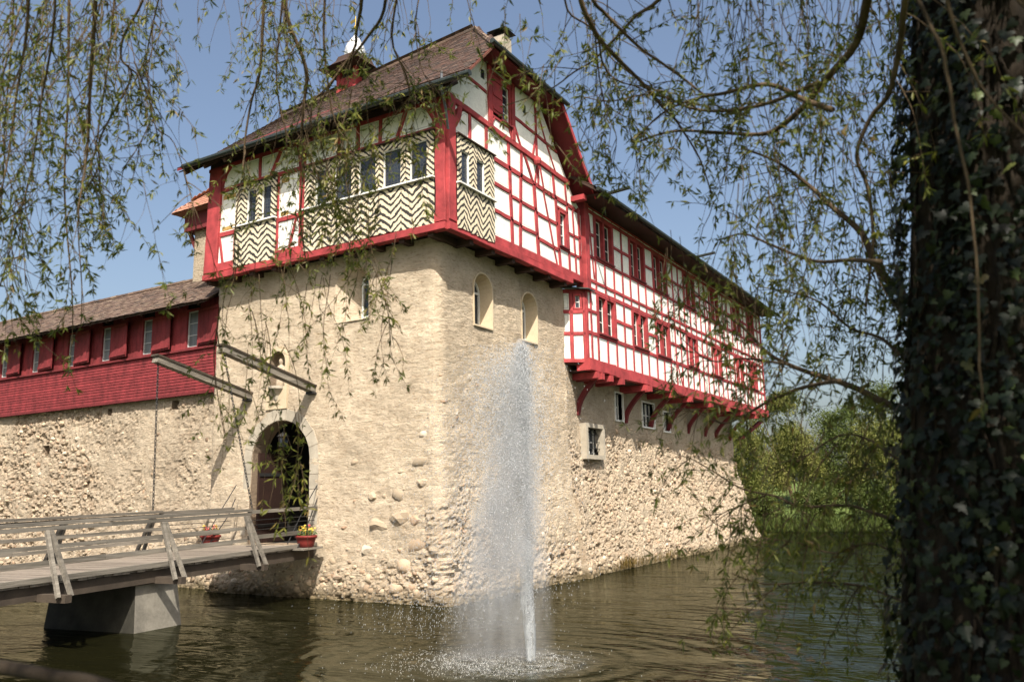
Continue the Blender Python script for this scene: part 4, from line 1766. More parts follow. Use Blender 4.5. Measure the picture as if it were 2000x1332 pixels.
    # chimney behind the half hip
    c = MB(); c.box(21.12, 12.72, 16.2, 21.58, 13.2, 17.40); ch = c.build('chimney', 'stone_trim', P)
    m = MB(); m.box(21.2, 12.78, 17.402, 21.5, 13.14, 17.56); link('chimney_mouth', m.mesh('chimney_mouth', 'black_stone'), ch)
    m = MB(); m.hexa([(21.0, 12.6, 17.562), (21.7, 12.6, 17.562), (21.7, 13.32, 17.562), (21.0, 13.32, 17.562)], [(21.2, 12.8, 17.72), (21.5, 12.8, 17.72), (21.5, 13.12, 17.72), (21.2, 13.12, 17.72)])
    link('chimney_cap', m.mesh('chimney_cap', 'gutter_metal'), ch)
    # bell turret riding on the ridge
    tx, ty = RX, 18.75
    b = MB(); b.box(tx - .42, ty - .42, 16.8, tx + .42, ty + .42, 17.28); tur = b.build('bell_turret', 'red_paint', P)
    for sx in (-1, 1):
        for sy_ in (-1, 1):
            q = MB(); q.box(tx + sx * .38 - .07, ty + sy_ * .38 - .07, 16.7, tx + sx * .38 + .07, ty + sy_ * .38 + .07, 17.8); link('turret_post', q.mesh('turret_post', 'red_paint'), tur)
    q = MB(); q.box(tx - .31, ty - .31, 17.28, tx + .31, ty + .31, 17.78); link('louvre_box', q.mesh('louvre_box', 'black_stone'), tur)
    q = MB()
    pr = [(.92, 17.6), (.80, 17.68), (.62, 17.82), (.48, 18), (.42, 18.18)]
    vs, fs = [], []
    for r, z in pr:
        vs += [(tx - r, ty - r, z), (tx + r, ty - r, z), (tx + r, ty + r, z), (tx - r, ty + r, z)]
    for i in range(len(pr) - 1):
        for j in range(4):
            fs.append((i * 4 + j, i * 4 + (j + 1) % 4, i * 4 + 4 + (j + 1) % 4, i * 4 + 4 + j))
    fs.append((3, 2, 1, 0)); fs.append(tuple(len(pr) * 4 - 4 + j for j in range(4)))
    q.add(vs, fs); link('turret_skirt', q.mesh('turret_skirt', 'soffit_wood'), tur)
    q = MB(); q.lathe((tx, ty, 18.18), [(.34, 0), (.37, .05), (.38, .18), (.36, .36), (.30, .54), (.20, .70), (.10, .82), (.05, .92), (.03, 1.05)], 8); link('onion_dome', q.mesh('onion_dome', 'white_metal'), tur)
    q = MB(); q.tube([(tx, ty, 19.2), (tx, ty, 19.85)], .015, 6); q.lathe((tx, ty, 19.32), [(.01, 0), (.06, .03), (.08, .08), (.06, .13), (.01, .16)], 8)
    link('finial', q.mesh('finial', 'gold'), tur)
    q = MB(); q.prism([(tx, ty, 19.65), (tx + .1, ty + .32, 19.68), (tx + .1, ty + .36, 19.8), (tx, ty, 19.78)], (.012, 0, 0)); link('weather_vane', q.mesh('weather_vane', 'gold'), tur)


tower_roof()

# ------------------------------------------------------------------ half-timbered wing
WING = thing('timber_wing', 'long red and white half-timbered wing jettied out over a rubble stone wall', 'building', (36, 13, 0))
SWALL = Face((0, 13.05, 0), (1, 0, 0), (0, -1, 0))


def wing_stone():
    path = [(24.92, 12.8), (26.1, 13.05), (36, 13.25), (46.4, 13.5)] + arc(46.4, 13.8, .3, -90, 0, 3) + [(46.7, 20.0)]

    def bat(n, z, p):
        k = max(0.0, 1 - max(z, 0) / 4.6) ** 1.25
        g = .40 + .24 * min(1, max(0, (p.x - 25) / 2.5)) + .3 * min(1, max(0, (p.x - 30) / 16))
        return k * (g * max(0, -n.y) + 1.0 * max(0, n.x))
    w = Wall(path, -.7, 7.25, .06, bat, .55, lambda p: 1.0 + 1.2 * max(0, 1 - p.z / 4.5), lambda p: pits(p, .25 + 1.5 * min(1, max(0, (5.2 - p.z) / 1.2))))
    yw = lambda x: 13.05 + (x - 26.1) * (.2 / 9.9)
    cuts, wins = [], []
    for (x0, x1, za, zb) in ((26.52, 27.76, 4.04, 5.0), (29.55, 30.25, 5.48, 6.52), (32.42, 33.72, 5.40, 6.40), (34.95, 35.70, 5.35, 6.18)):
        f = Face((0, yw((x0 + x1) / 2), 0), (1, 0, 0), (0, -1, 0))
        pr = rect_profile(x0, x1, za, zb)
        cuts.append(cutter(f, pr, pr, .4, -.30))
        wins.append((f, x0, x1, za, zb))
    me = boolean_cut(w.solid('plaster_wing'), cuts)
    wall = link('stone_wall', me, WING)
    wall['label'] = 'pale rubble and plaster wall rising from the moat'

    def dens(x, y, z):
        if z < .3: return .95
        n1 = mnoise.noise(Vector((x, y, z)) * .7)
        d = 1.05 if z < 4.4 else max(0, 1.05 - (z - 4.4) / .9)
        if x < 26: d *= max(.25, 1 - z / 5)
        if 25.8 < x < 28.4 and 3.2 < z < 5.6: d *= .12
        return d * (.85 + .6 * n1) * .38
    avoid = [(26.2, 28.1, 12, 14, 3.8, 5.3), (29.3, 30.5, 12, 14, 5.3, 6.7), (32.2, 33.95, 12, 14, 5.2, 6.6), (34.7, 35.9, 12, 14, 5.2, 6.4)]
    stones(w, dens, wall, 260, .175, avoid, .05, .135)
    for i, (f, x0, x1, za, zb) in enumerate(wins):
        fr = MB()
        t = .15 if i == 0 else .06
        fo = .05 + (.20 if i == 0 else .02)
        face_box(fr, f, x0 - t, za - t, x0, zb + t, -.25, fo)
        face_box(fr, f, x1, za - t, x1 + t, zb + t, -.25, fo)
        face_box(fr, f, x0, zb, x1, zb + t, -.25, fo - .004)
        face_box(fr, f, x0, za - t, x1, za, -.25, fo - .004)
        win = fr.build('window', 'stone_trim' if i == 0 else 'white_frame', WING)
        if i == 0: win['label'] = 'iron-barred window in a pale square stone frame'
        s = MB()
        n = 2 if x1 - x0 < 1 else 3
        for k in range(n + 1):
            xx = x0 + (x1 - x0) * k / n
            face_box(s, f, max(x0, xx - .035), za, min(x1, xx + .035), zb, -.2, -.14)
        face_box(s, f, x0, (za + zb) / 2 - .02, x1, (za + zb) / 2 + .02, -.2, -.145)
        link('sash', s.mesh('sash', 'white_frame'), win)
        for k in range(n):
            g = MB(); face_box(g, f, x0 + (x1 - x0) * k / n, za, x0 + (x1 - x0) * (k + 1) / n, zb, -.21, -.19); link('pane', g.mesh('pane', 'glass_plain'), win)
        if i == 0:
            for k in range(1, 6):
                xx = x0 + (x1 - x0) * k / 6
                b = MB(); b.tube([f.p(xx, za, -.02), f.p(xx, za + .25, .10), f.p(xx, zb - .2, .10), f.p(xx, zb, -.02)], .014, 5); link('iron_bar', b.mesh('iron_bar', 'iron'), win)
            for k in range(1, 4):
                zz = za + (zb - za) * k / 4
                b = MB(); b.tube([f.p(x0, zz, .09), f.p(x1, zz, .09)], .013, 5); link('iron_bar', b.mesh('iron_bar', 'iron'), win)


wing_stone()
XE = 48.9
BAYS = [25.42, 25.80, 26.30, 27.10, 27.90, 28.70, 29.47, 30.25, 31.03, 31.93, 32.75, 33.55, 34.25, 34.95, 35.65, 36.42, 37.2, 37.9, 38.6, 39.33, 40.1, 40.85,
        41.6, 42.3, 43.08, 43.9, 44.7, 45.35, 46.05, 46.8, 47.5, 48.2, 48.85]
WINS = [(26.30, 27.90), (29.47, 31.03), (31.93, 33.55), (35.65, 37.2), (39.33, 40.85), (43.08, 44.7), (46.05, 47.5)]


def wing_timber():
    P = WING
    F = RIGHT
    rows = [(7.22, 8.11, False), (8.25, 8.91, True), (9.04, 9.68, True), (9.84, 10.03, False), (10.15, 10.91, False), (11.03, 11.75, True), (11.88, 12.59, True), (12.73, 12.79, False)]
    rails = [(8.18, .14), (8.975, .13), (9.76, .16), (10.09, .12), (10.97, .12), (11.815, .13), (12.66, .14), (12.86, .14)]
    pw = .12
    inwin = lambda a, b: any(w0 - .01 <= a and b <= w1 + .01 for w0, w1 in WINS)
    for i in range(len(BAYS) - 1):
        a, b = BAYS[i], BAYS[i + 1]
        for k, (z0, z1, wrow) in enumerate(rows):
            if a < 25.7 and z0 > 9.7:
                continue
            if wrow and inwin(a, b):
                continue
            panel(F, [(a + pw / 2, z0), (b - pw / 2, z0), (b - pw / 2, z1), (a + pw / 2, z1)], P)
    # posts, storey by storey, leaning a hair from true
    for i, a in enumerate(BAYS):
        mid = any(w0 + .1 < a < w1 - .1 for w0, w1 in WINS)
        j = lambda: random.uniform(-.015, .015)
        if mid:
            timber(F, (a + j(), 7.2), (a + j(), 8.12), pw, 'post', P, .03)
            timber(F, (a + j(), 10.14), (a + j(), 10.92), pw, 'post', P, .03)
        else:
            timber(F, (a + j(), 7.2), (a + j(), 9.7), pw, 'post', P, .03)
            if a > 25.5:
                timber(F, (a + j(), 10.14), (a + j(), 12.62), pw, 'post', P, .03)
        if a > 25.5:
            timber(F, (a, 9.83), (a, 10.05), pw, 'post', P, .028)
    for z, w in rails:
        if 8.5 < z < 9.5 or 11.5 < z < 12.2:      # these stop at the windows
            cuts = [25.4] + [e for wn in WINS for e in wn] + [XE]
            segs = [(cuts[i], cuts[i + 1]) for i in range(0, len(cuts), 2)]
        else:
            brk = [25.4, 29.5, 34.3, 39.3, 44.7, XE]
            segs = list(zip(brk, brk[1:]))
        for s0, s1 in segs:
            if z > 9.7:
                s0 = max(s0, 25.65)
            if s1 - s0 > .2:
                timber(F, (s0, z + random.uniform(-.006, .006)), (s1, z + random.uniform(-.006, .006)), w, 'rail', P, .036)
    for w0, w1 in WINS:
        casement(F, w0 + .05, w1 - .05, 8.27, 9.69, P, 2, 2)
        casement(F, w0 + .05, w1 - .05, 11.06, 12.60, P, 2, 2)
    # short raking braces here and there, as in the old frame
    for a0, z0, a1, z1 in ((25.86, 12.5, 26.16, 10.2), (34.32, 8.2, 34.86, 7.25), (38.66, 12.5, 39.2, 10.2), (45.4, 8.15, 45.98, 7.25)):
        timber(F, (a0, z0), (a1, z1), .08, 'brace', P, .032)
    # corner posts
    timber(F, (25.50, 9.62), (25.48, 12.95), .34, 'corner_post', P, .12, -.3)
    timber(F, (XE - .02, 6.9), (XE - .02, 12.9), .22, 'corner_post', P, .05, -.3)
    timber(F, (25.42, 7.0), (25.42, 9.66), .16, 'corner_post', P, .045)
    # great sill beam in scarfed lengths, stepping over each other
    s0 = 25.25
    for s1, dz in ((27.4, .05), (31.6, 0), (36.5, -.02), (42.0, 0), (XE + .15, .01)):
        timber(F, (s0, 7.02 + dz * .2), (s1, 7.02 + dz * .2), .40, 'sill_beam', P, .12 + dz, -.35)
        s0 = s1 - .02 + .025
    for x in (25.75, 26.15, 26.9, 27.9, 30.2, 30.6, 33.2, 35.4, 38.3, 41.0, 43.6, 46.2):
        m = MB(); m.box(x - .10, 11.98, 6.58, x + .10, 13.3, 6.80); m.build('joist_end', 'red_paint', P)
    f = MB(); f.box(25.3, 12.3, 6.805, XE, 14.2, 6.86); f.build('jetty_floor', 'soffit_wood', P)
    # curved brackets carrying the jetty
    for x in (26.2, 30.6, 33.45, 35.75, 38.4, 41.1, 43.0, 45.6):
        yw = 13.05 + (x - 26.1) * (.2 / 9.9) if x > 26.1 else 13.05
        pts = []
        for i in range(8):
            t = i / 7
            y = yw + .02 - (yw - 12.32) * (t ** 1.3)
            z = 5.42 + 1.2 * (t ** .72)
            pts.append((y, z))
        m = MB()
        for (p, q) in zip(pts, pts[1:]):
            m.bar((x, p[0], p[1]), (x, q[0], q[1]), .16, .17, (1, 0, 0))
        m.build('bracket', 'red_dark', P)
    m = MB(); m.bar((46.6, 13.3, 5.4), (48.5, 12.4, 6.6), .18, .18); m.build('bracket', 'red_dark', P)
    # ---- canted bay on the corner
    CF = CANT
    L = CANT_LEN
    beams = [((0, 7.15), (L, 7.15), .14, {'proud': .05, 'name': 'sill_beam'}), ((0, 9.58), (L, 9.58), .14), ((.05, 7.1), (.05, 9.6), .12, {'name': 'post'}), ((L - .03, 7.1), (L - .03, 9.6), .10, {'name': 'post'}),
             ((.56, 7.2), (.56, 9.55), .13, {'name': 'post'}), ((0, 8.1), (L, 8.1), .13), ((0, 8.87), (L, 8.87), .13)]
    frame_wall(CF, [(0, 7.08), (L, 7.08), (L, 9.65), (0, 9.65)], beams, [(.6, L, 8.9, 9.55)], P)
    casement(CF, .64, L - .09, 8.95, 9.50, P, 1, 1, sill=False, deep=-.07)
    lg = MB(); lg.prism([(24.45, 13.0, 9.66), (25.2, 11.98, 9.62), (25.75, 11.98, 9.62), (25.75, 12.6, 9.74), (24.6, 13.1, 9.74)], (0, 0, .035)); lg.build('ledge_roof', 'gutter_metal', P)
    # linings so no daylight comes through
    b = MB(); b.box(25.5, 12.34, 7.0, XE - .05, 12.42, 12.9); b.box(XE - .1, 12.4, 6.9, XE, 20, 12.9)
    q0, q1 = CF.p(0, 0, -.14), CF.p(L, 0, -.14)
    b.hexa([(q0.x, q0.y, 7.05), (q1.x, q1.y, 7.05), (q1.x, q1.y + .05, 7.05), (q0.x, q0.y + .05, 7.05)], [(q0.x, q0.y, 9.65), (q1.x, q1.y, 9.65), (q1.x, q1.y + .05, 9.65), (q0.x, q0.y + .05, 9.65)])
    b.build('inner_lining', 'black_stone', P)
    fl = MB(); fl.prism([(24.72, 13.1, 7.03), (25.42, 12.2, 7.03), (26.2, 12.2, 7.03), (26.2, 13.3, 7.03)], (0, 0, .05)); fl.build('jetty_floor', 'soffit_wood', P)
    # ---- roof
    pr = [(11.28, 12.92), (12.2, 13.55), (20.0, 19.1)]
    sl = MB(); roof_slab(sl, pr, 24.4, XE + .6, 'x', .10); roof = sl.build('roof', 'soffit_wood', P)
    tl = MB(); tiled_slope(tl, [(11.24, 12.93), (12.2, 13.56), (20.0, 19.12)], 24.4, XE + .65, 'x', .26, .3)
    t = link('roof_tiles', tl.mesh('roof_tiles', 'tile_brown', attr=True), roof); t['kind'] = 'stuff'
    for i in range(26):
        x = 25.0 + i * .95
        r = MB(); r.bar((x, 11.34, 12.83), (x, 12.25, 13.44), .10, .12, (0, 0, 1)); r.build('rafter_foot', 'red_dark', P)
    s = MB(); s.prism([(24.8, 11.30, 12.78), (24.8, 12.16, 12.84), (XE + .4, 12.16, 12.84), (XE + .4, 11.30, 12.78)], (0, 0, .02)); s.build('eave_soffit', 'soffit_wood', P)
    g = MB(); g.tube([(24.6, 11.2, 12.90), (36, 11.2, 12.87), (XE + .5, 11.2, 12.84)], .08, 8); g.build('gutter', 'gutter_metal', P)
    for x in (25.2, 34.6):
        g = MB(); g.tube([(x, 11.25, 12.86), (x, 10.3, 12.92)], .06, 8); g.build('gutter_spout', 'gutter_metal', P)
    b = MB(); b.box(24.5, 11.7, 12.6, 24.75, 12.3, 12.78); b.build('beam_head', 'red_paint', P)


wing_timber()

# ------------------------------------------------------------------ gallery on the curtain wall
GAL = thing('gallery_wing', 'low red boarded gallery under a tiled roof on the rough curtain wall beside the gate', 'building', (18.5, 30, 0))
GF = Face((18.02, 0, 0), (0, 1, 0), (-1, 0, 0))


def gallery():
    P = GAL
    path = [(18.2, 44.0), (18.2, 33.0), (18.2, 21.6)]
    w = Wall(path, -.7, 6.42, .065, lambda n, z, p: .10 * max(0, 1 - max(z, 0) / 2), .55, lambda p: 1.25, lambda p: pits(p, 1.5 if p.y > 28.4 else .7))
    cuts = []
    for y, z, s in ((24.3, 5.93, .16), (27.9, 5.92, .13), (31.8, 4.74, .18), (29.0, 3.4, .10)):
        pr = rect_profile(y - s, y + s, z - s * .9, z + s * .9)
        cuts.append(cutter(CW, pr, pr, .4, -.35))
    wall = link('stone_wall', boolean_cut(w.solid('plaster_gallery'), cuts), P)
    wall['label'] = 'curtain wall of rubble stone half covered with old plaster'

    def dens(x, y, z):
        n1 = mnoise.noise(Vector((x, y, z)) * .6)
        if z < .6: return .95
        if y > 28.6 + 1.2 * mnoise.noise(Vector((0, 0, z)) * .9): return .4
        return max(0, .28 + n1 * 1.3) * (.5 if z < 3.5 else .3)
    stones(w, dens, wall, 260, .19, [(18, 18.5, 24, 24.6, 5.7, 6.2), (18, 18.5, 27.7, 28.1, 5.7, 6.1), (18, 18.5, 31.5, 32.1, 4.5, 5.0)], .055, .125)
    # shingle boards below the windows, each course lapping the next
    for i in range(14):
        z = 6.26 + i * .1
        m = MB()
        m.hexa([GF.p(21.95, z, .034), GF.p(44, z, .034), GF.p(44, z, -.02), GF.p(21.95, z, -.02)], [GF.p(21.95, z + .125, .012), GF.p(44, z + .125, .012), GF.p(44, z + .125, -.02), GF.p(21.95, z + .125, -.02)])
        m.build('clapboard', 'red_boards', P)
    m = MB(); face_box(m, GF, 21.9, 6.18, 44, 6.255, -.15, .03); m.build('foot_rail', 'red_dark', P)
    m = MB(); face_box(m, GF, 21.9, 7.665, 44, 7.73, -.1, .10); m.build('sill_rail', 'red_dark', P)
    m = MB(); face_box(m, GF, 21.72, 6.1, 22.02, 9.35, -.2, .10); m.build('corner_post', 'red_boards', P)
    # boarded wall between the windows
    ws = [(22.98, 23.68), (25.40, 26.06), (27.78, 28.42), (30.00, 30.56), (32.36, 32.96), (34.6, 35.2), (36.9, 37.5)]
    edges = [22.02] + [e for q in ws for e in q] + [44]
    for i in range(0, len(edges), 2):
        a, b = edges[i], edges[i + 1]
        n = max(1, int((b - a) / .24))
        for k in range(n):
            m = MB(); face_box(m, GF, a + (b - a) * k / n + .004, 7.732, a + (b - a) * (k + 1) / n - .004, 9.36, -.06, random.uniform(.0, .008)); m.build('wall_board', 'red_boards', P)
    m = MB(); face_box(m, GF, 21.95, 6.2, 44, 9.36, -.22, -.12); m.build('inner_lining', 'black_stone', P)
    for (a, b) in ws:
        casement(GF, a, b, 7.74, 9.10, P, 1, 2, frame='red_boards', sash='grey_frame', deep=-.07, sill=False, pane='net_curtain')
        # one leaf of the shutters folded back beside each window, a ledge along its foot and head
        s0, s1 = a - 1.12, a - .03
        m = MB()
        hinge, free = GF.p(s1, 0, .03), GF.p(s0, 0, .16)
        n = 4
        for k in range(n):
            p = hinge + (free - hinge) * (k / n + .004); q = hinge + (free - hinge) * ((k + 1) / n - .004)
            m.hexa([(p.x, p.y, 7.80), (q.x, q.y, 7.80), (q.x - .035, q.y, 7.80), (p.x - .035, p.y, 7.80)], [(p.x, p.y, 9.04), (q.x, q.y, 9.04), (q.x - .035, q.y, 9.04), (p.x - .035, p.y, 9.04)])
        sh = m.build('shutter', 'red_boards', P)
        for z in (7.86, 8.92):
            l = MB(); p, q = hinge, free
            l.hexa([(p.x - .036, p.y, z), (q.x - .036, q.y, z), (q.x - .075, q.y, z), (p.x - .075, p.y, z)], [(p.x - .036, p.y, z + .09), (q.x - .036, q.y, z + .09), (q.x - .075, q.y, z + .09), (p.x - .075, p.y, z + .09)])
            link('shutter_ledge', l.mesh('shutter_ledge', 'red_boards'), sh)
    pr = [(17.32, 9.10), (19.6, 10.72)]
    sl = MB(); roof_slab(sl, pr, 21.85, 44, 'y', .08); sl.hexa([(19.6, 21.85, 10.64), (21.9, 21.85, 9.0), (21.9, 44, 9.0), (19.6, 44, 10.64)], [(19.6, 21.85, 10.718), (21.9, 21.85, 9.08), (21.9, 44, 9.08), (19.6, 44, 10.718)])
    roof = sl.build('roof', 'soffit_wood', P)
    tl = MB(); tiled_slope(tl, [(17.26, 9.08), (19.6, 10.74)], 21.75, 44, 'y', .185, .17, jit=1.8)
    t = link('roof_tiles', tl.mesh('roof_tiles', 'tile_weathered', attr=True), roof); t['kind'] = 'stuff'
    for i in range(60):
        y = 21.9 + i * .37
        q = MB(); q.tube([(19.6, y, 10.75 + random.uniform(-.008, .008)), (19.6, y + .4, 10.75)], [.1, .09], 7, col=random.random()); link('ridge_tile', q.mesh('ridge_tile', 'tile_weathered', attr=True), roof)
    for i in range(22):
        y = 22.3 + i * .98
        r = MB(); r.bar((17.36, y, 9.02), (18.2, y, 9.62), .09, .10); r.build('rafter_foot', 'soffit_wood', P)


gallery()


def stair_turret():
    c = at(418, 470, 31)
    T = thing('stair_turret', 'small orange-roofed stone turret peeping out behind the gate tower', 'turret', (c.x, c.y, 0))
    x, y = c.x, c.y
    m = MB(); m.box(x - .5, y - .7, 5.0, x + 1.8, y + .45, c.z + .6)
    m.build('shaft_wall', 'plaster_gallery', T)
    m = MB(); m.box(x - .7, y - 1.0, c.z + .28, x + 2.0, y + .82, c.z + .95); m.build('timber_head', 'red_dark', T)
    m = MB(); m.bar((x - .4, y + .46, c.z - .35), (x - .45, y + .8, c.z + .3), .12, .12); m.build('strut', 'red_dark', T)
    e = [(x - 1.0, y - 1.3), (x + 2.3, y - 1.3), (x + 2.3, y + 1.15), (x - 1.0, y + 1.15)]
    z = c.z + .96
    m = MB(); m.add([(a, b, z) for a, b in e] + [(x + .3, y - 1.4, z + 1.6), (x + .9, y - 1.4, z + 1.6)], [(3, 2, 1, 0), (0, 1, 5, 4), (1, 2, 5), (2, 3, 4, 5), (3, 0, 4)])
    roof = m.build('roof', 'tile_orange', T)
    tl = MB(); tiled_slope(tl, [(y + 1.2, z), (y - 1.4, z + 1.66)], x - 1.0, x + 2.3, 'x', .16, .17, trim=lambda c_, h, zz: abs(c_ - (x + .6)) < 1.65 - (zz - z) * .8)
    tiled_slope(tl, [(x - 1.05, z), (x + .3, z + 1.6)], y - 1.3, y + 1.15, 'y', .16, .17, trim=lambda c_, h, zz: c_ < y + 1.15 - (zz - z) * 1.55)
    t = link('roof_tiles', tl.mesh('roof_tiles', 'tile_orange', attr=True), roof); t['kind'] = 'stuff'


stair_turret()


# ------------------------------------------------------------------ footbridge
BE = Vector((17.52, 17.02, 0))                  # near deck corner at the gate
BD = Vector((-.991, -.134, 0)).normalized()     # along the bridge, away from the gate
BN = Vector((-BD.y, BD.x, 0))
if BN.y < 0:
    BN = -BN                                     # across, away from the viewer
DECK, BW, BL = 1.42, 2.95, 21.0


def bp(s, c, z):
    q = BE + BD * s + BN * c
    return Vector((q.x, q.y, z - .020 * max(0, s - .5)))


BRIDGE = thing('footbridge', 'weathered grey timber footbridge with plank railings leading to the castle gate', 'bridge', tuple(bp(8, 1.5, 0)))


def bar3(mb, a, b, w, h, mi=0):
    mb.bar(a, b, w, h, (0, 0, 1), mi)


def footbridge():
    P = BRIDGE
    # deck planks, one mesh shared by all
    pm = MB()
    hw = .098
    a, b = -BN * .02, BN * (BW + .02)
    vs = [a - BD * hw, a + BD * hw, b + BD * hw, b - BD * hw]
    pm.hexa([v + Vector((0, 0, -.055)) for v in vs], [v for v in vs])
    me = pm.mesh('plank', 'deck_wood')
    for i in range(int(BL / .205)):
        s = .12 + i * .205
        q = bp(s, random.uniform(-.03, .03), DECK + random.uniform(-.006, .006))
        link('plank', me, P, q)
    for c in (.12, BW / 2, BW - .12):
        m = MB(); bar3(m, bp(0.02, c, DECK - .19), bp(BL, c, DECK - .19), .20, .26); m.build('stringer', 'dark_wood', P)
    for c in (-.02, BW + .02):
        m = MB(); bar3(m, bp(0, c, DECK + .05), bp(BL, c, DECK + .05), .10, .10); m.build('kerb_beam', 'grey_wood', P)
    posts = [2.9, 5.55, 8.35, 11.2, 14.0, 16.8, 19.6]
    for c, o in ((.0, -1), (BW, 1)):
        for s in posts:
            m = MB(); bar3(m, bp(s, c, DECK - .32), bp(s, c, 2.44), .11, .11)
            m.build('railing_post', 'grey_wood', P)
            m = MB(); bar3(m, bp(s, c + o * .72, DECK - .28), bp(s, c - o * .4, DECK - .28), .14, .14); m.build('outrigger', 'dark_wood', P)
            for d in (-.085, .085):
                m = MB(); bar3(m, bp(s + d * 1.6, c + o * .62, DECK - .25), bp(s + d * .5, c + o * .07, 2.36), .065, .08); m.build('strut', 'grey_wood', P)
        brk = [2.7, 6.9, 11.1, 15.3, BL]
        for r0, r1 in zip(brk, brk[1:]):
            j = random.uniform(-.01, .01)
            m = MB(); bar3(m, bp(r0 + .01, c, 2.49 + j), bp(r1, c, 2.49), .13, .065); m.build('handrail', 'grey_wood', P)
            m = MB(); bar3(m, bp(r0 + .01, c + o * .03, 2.395 + j), bp(r1, c + o * .03, 2.405), .055, .08); m.build('handrail', 'grey_wood', P)
            for z in (2.05, 1.76):
                m = MB(); bar3(m, bp(r0 + .01, c - o * .075, z + j), bp(r1, c - o * .075, z), .035, .08); m.build('rail', 'grey_wood', P)
        # lighter railing on the old drawbridge flap
        m = MB(); bar3(m, bp(-.02, c, 2.46), bp(2.75, c, 2.45), .08, .085); m.build('handrail', 'grey_wood', P)
        m = MB(); bar3(m, bp(.1, c, 1.82), bp(2.75, c, 1.82), .04, .10); m.build('rail', 'grey_wood', P)
        for z in (1.62, 2.0, 2.12, 2.24):
            m = MB(); m.tube([bp(.05, c, z), bp(2.8, c, z)], .008, 4); m.build('wire', 'iron', P)
        m = MB(); bar3(m, bp(.08, c, DECK), bp(.08, c, 2.42), .07, .07); m.build('railing_post', 'terracotta', P)
        m = MB(); m.tube([bp(-.1, c, 3.15), bp(.5, c - o * .02, 2.45), bp(1.2, c, 1.55)], .014, 5); m.build('stay_rod', 'iron', P)
        m = MB(); m.tube([bp(-.08, c, 2.75), bp(.2, c, 2.25), bp(.95, c + o * .1, 1.35)], .014, 5); m.build('stay_rod', 'iron', P)
    # concrete pier, battered, with darker haunches
    m = MB()
    s0, s1 = 4.75, 6.15
    m.hexa([bp(s0 - .05, -.12, -1.2), bp(s1 + .05, -.12, -1.2), bp(s1 + .05, BW - .1, -1.2), bp(s0 - .05, BW - .1, -1.2)],
           [bp(s0 + .12, .14, DECK - .36), bp(s1 - .12, .14, DECK - .36), bp(s1 - .12, BW - .3, DECK - .36), bp(s0 + .12, BW - .3, DECK - .36)])
    m.m = [0, 0, 0, 1, 0, 0]          # shade painted in: the side away from the gate is near-black
    m.build('pier', ['concrete', 'shaded_concrete'], P)
    m = MB(); m.hexa([bp(s0 + .05, .5, DECK - .358), bp(s1 - .05, .5, DECK - .358), bp(s1 - .05, BW - .2, DECK - .358), bp(s0 + .05, BW - .2, DECK - .358)],
                     [bp(s0 + .05, .5, DECK - .325), bp(s1 - .05, .5, DECK - .325), bp(s1 - .05, BW - .2, DECK - .325), bp(s0 + .05, BW - .2, DECK - .325)])
    m.build('pier_cap', 'dark_wood', P)


footbridge()


def drawbridge_beam(y, label, end):
    b = Vector((17.9, y, 5.74))
    t = Vector((14.25, y - .02, 6.55))
    T = thing('drawbridge_beam', label, 'beam', tuple(b), 'old drawbridge beams over the gate')
    m = MB()
    n = 6
    for k, (o, h) in enumerate(((-.09, .20), (.09, .20))):
        pass
    d = (t - b)
    for i in range(n):
        p, q = b + d * (i / n), b + d * ((i + 1) / n + .0001)
        w = .26 - .05 * i / n
    m.bar(b, t, .24, .17)
    m.build('beam_body', 'grey_wood', T)
    m = MB(); m.bar(b + Vector((0, 0, .115)), t + Vector((-.03, 0, .115)), .30, .055); m.build('cover_board', 'dark_wood', T)
    m = MB(); m.bar(b + Vector((-.02, 0, -.115)), b + d * .12 + Vector((0, 0, -.11)), .30, .06); m.build('pivot_shoe', 'iron', T)
    # chain of alternating links
    a = t + Vector((.1, 0, -.08))
    e = Vector(end)
    L = (e - a).length
    m = MB()
    n = int(L / .085)
    u = (e - a) / n
    for i in range(n):
        c = a + u * (i + .5)
        dd = u * .62
        side = Vector((.022, 0, 0)) if i % 2 else Vector((0, .022, 0))
        m.tube([c - dd, c - dd * .6 + side, c + dd * .6 + side, c + dd, c + dd * .6 - side, c - dd * .6 - side, c - dd], .011, 4, caps=False)
    m.build('chain', 'iron', T)


drawbridge_beam(17.32, 'grey drawbridge beam jutting out right of the niche, nearer the tower corner', tuple(bp(2.6, .02, 2.5)))
drawbridge_beam(19.98, 'grey drawbridge beam jutting out left of the niche, beside the red gallery', tuple(bp(3.0, BW, 2.55)))


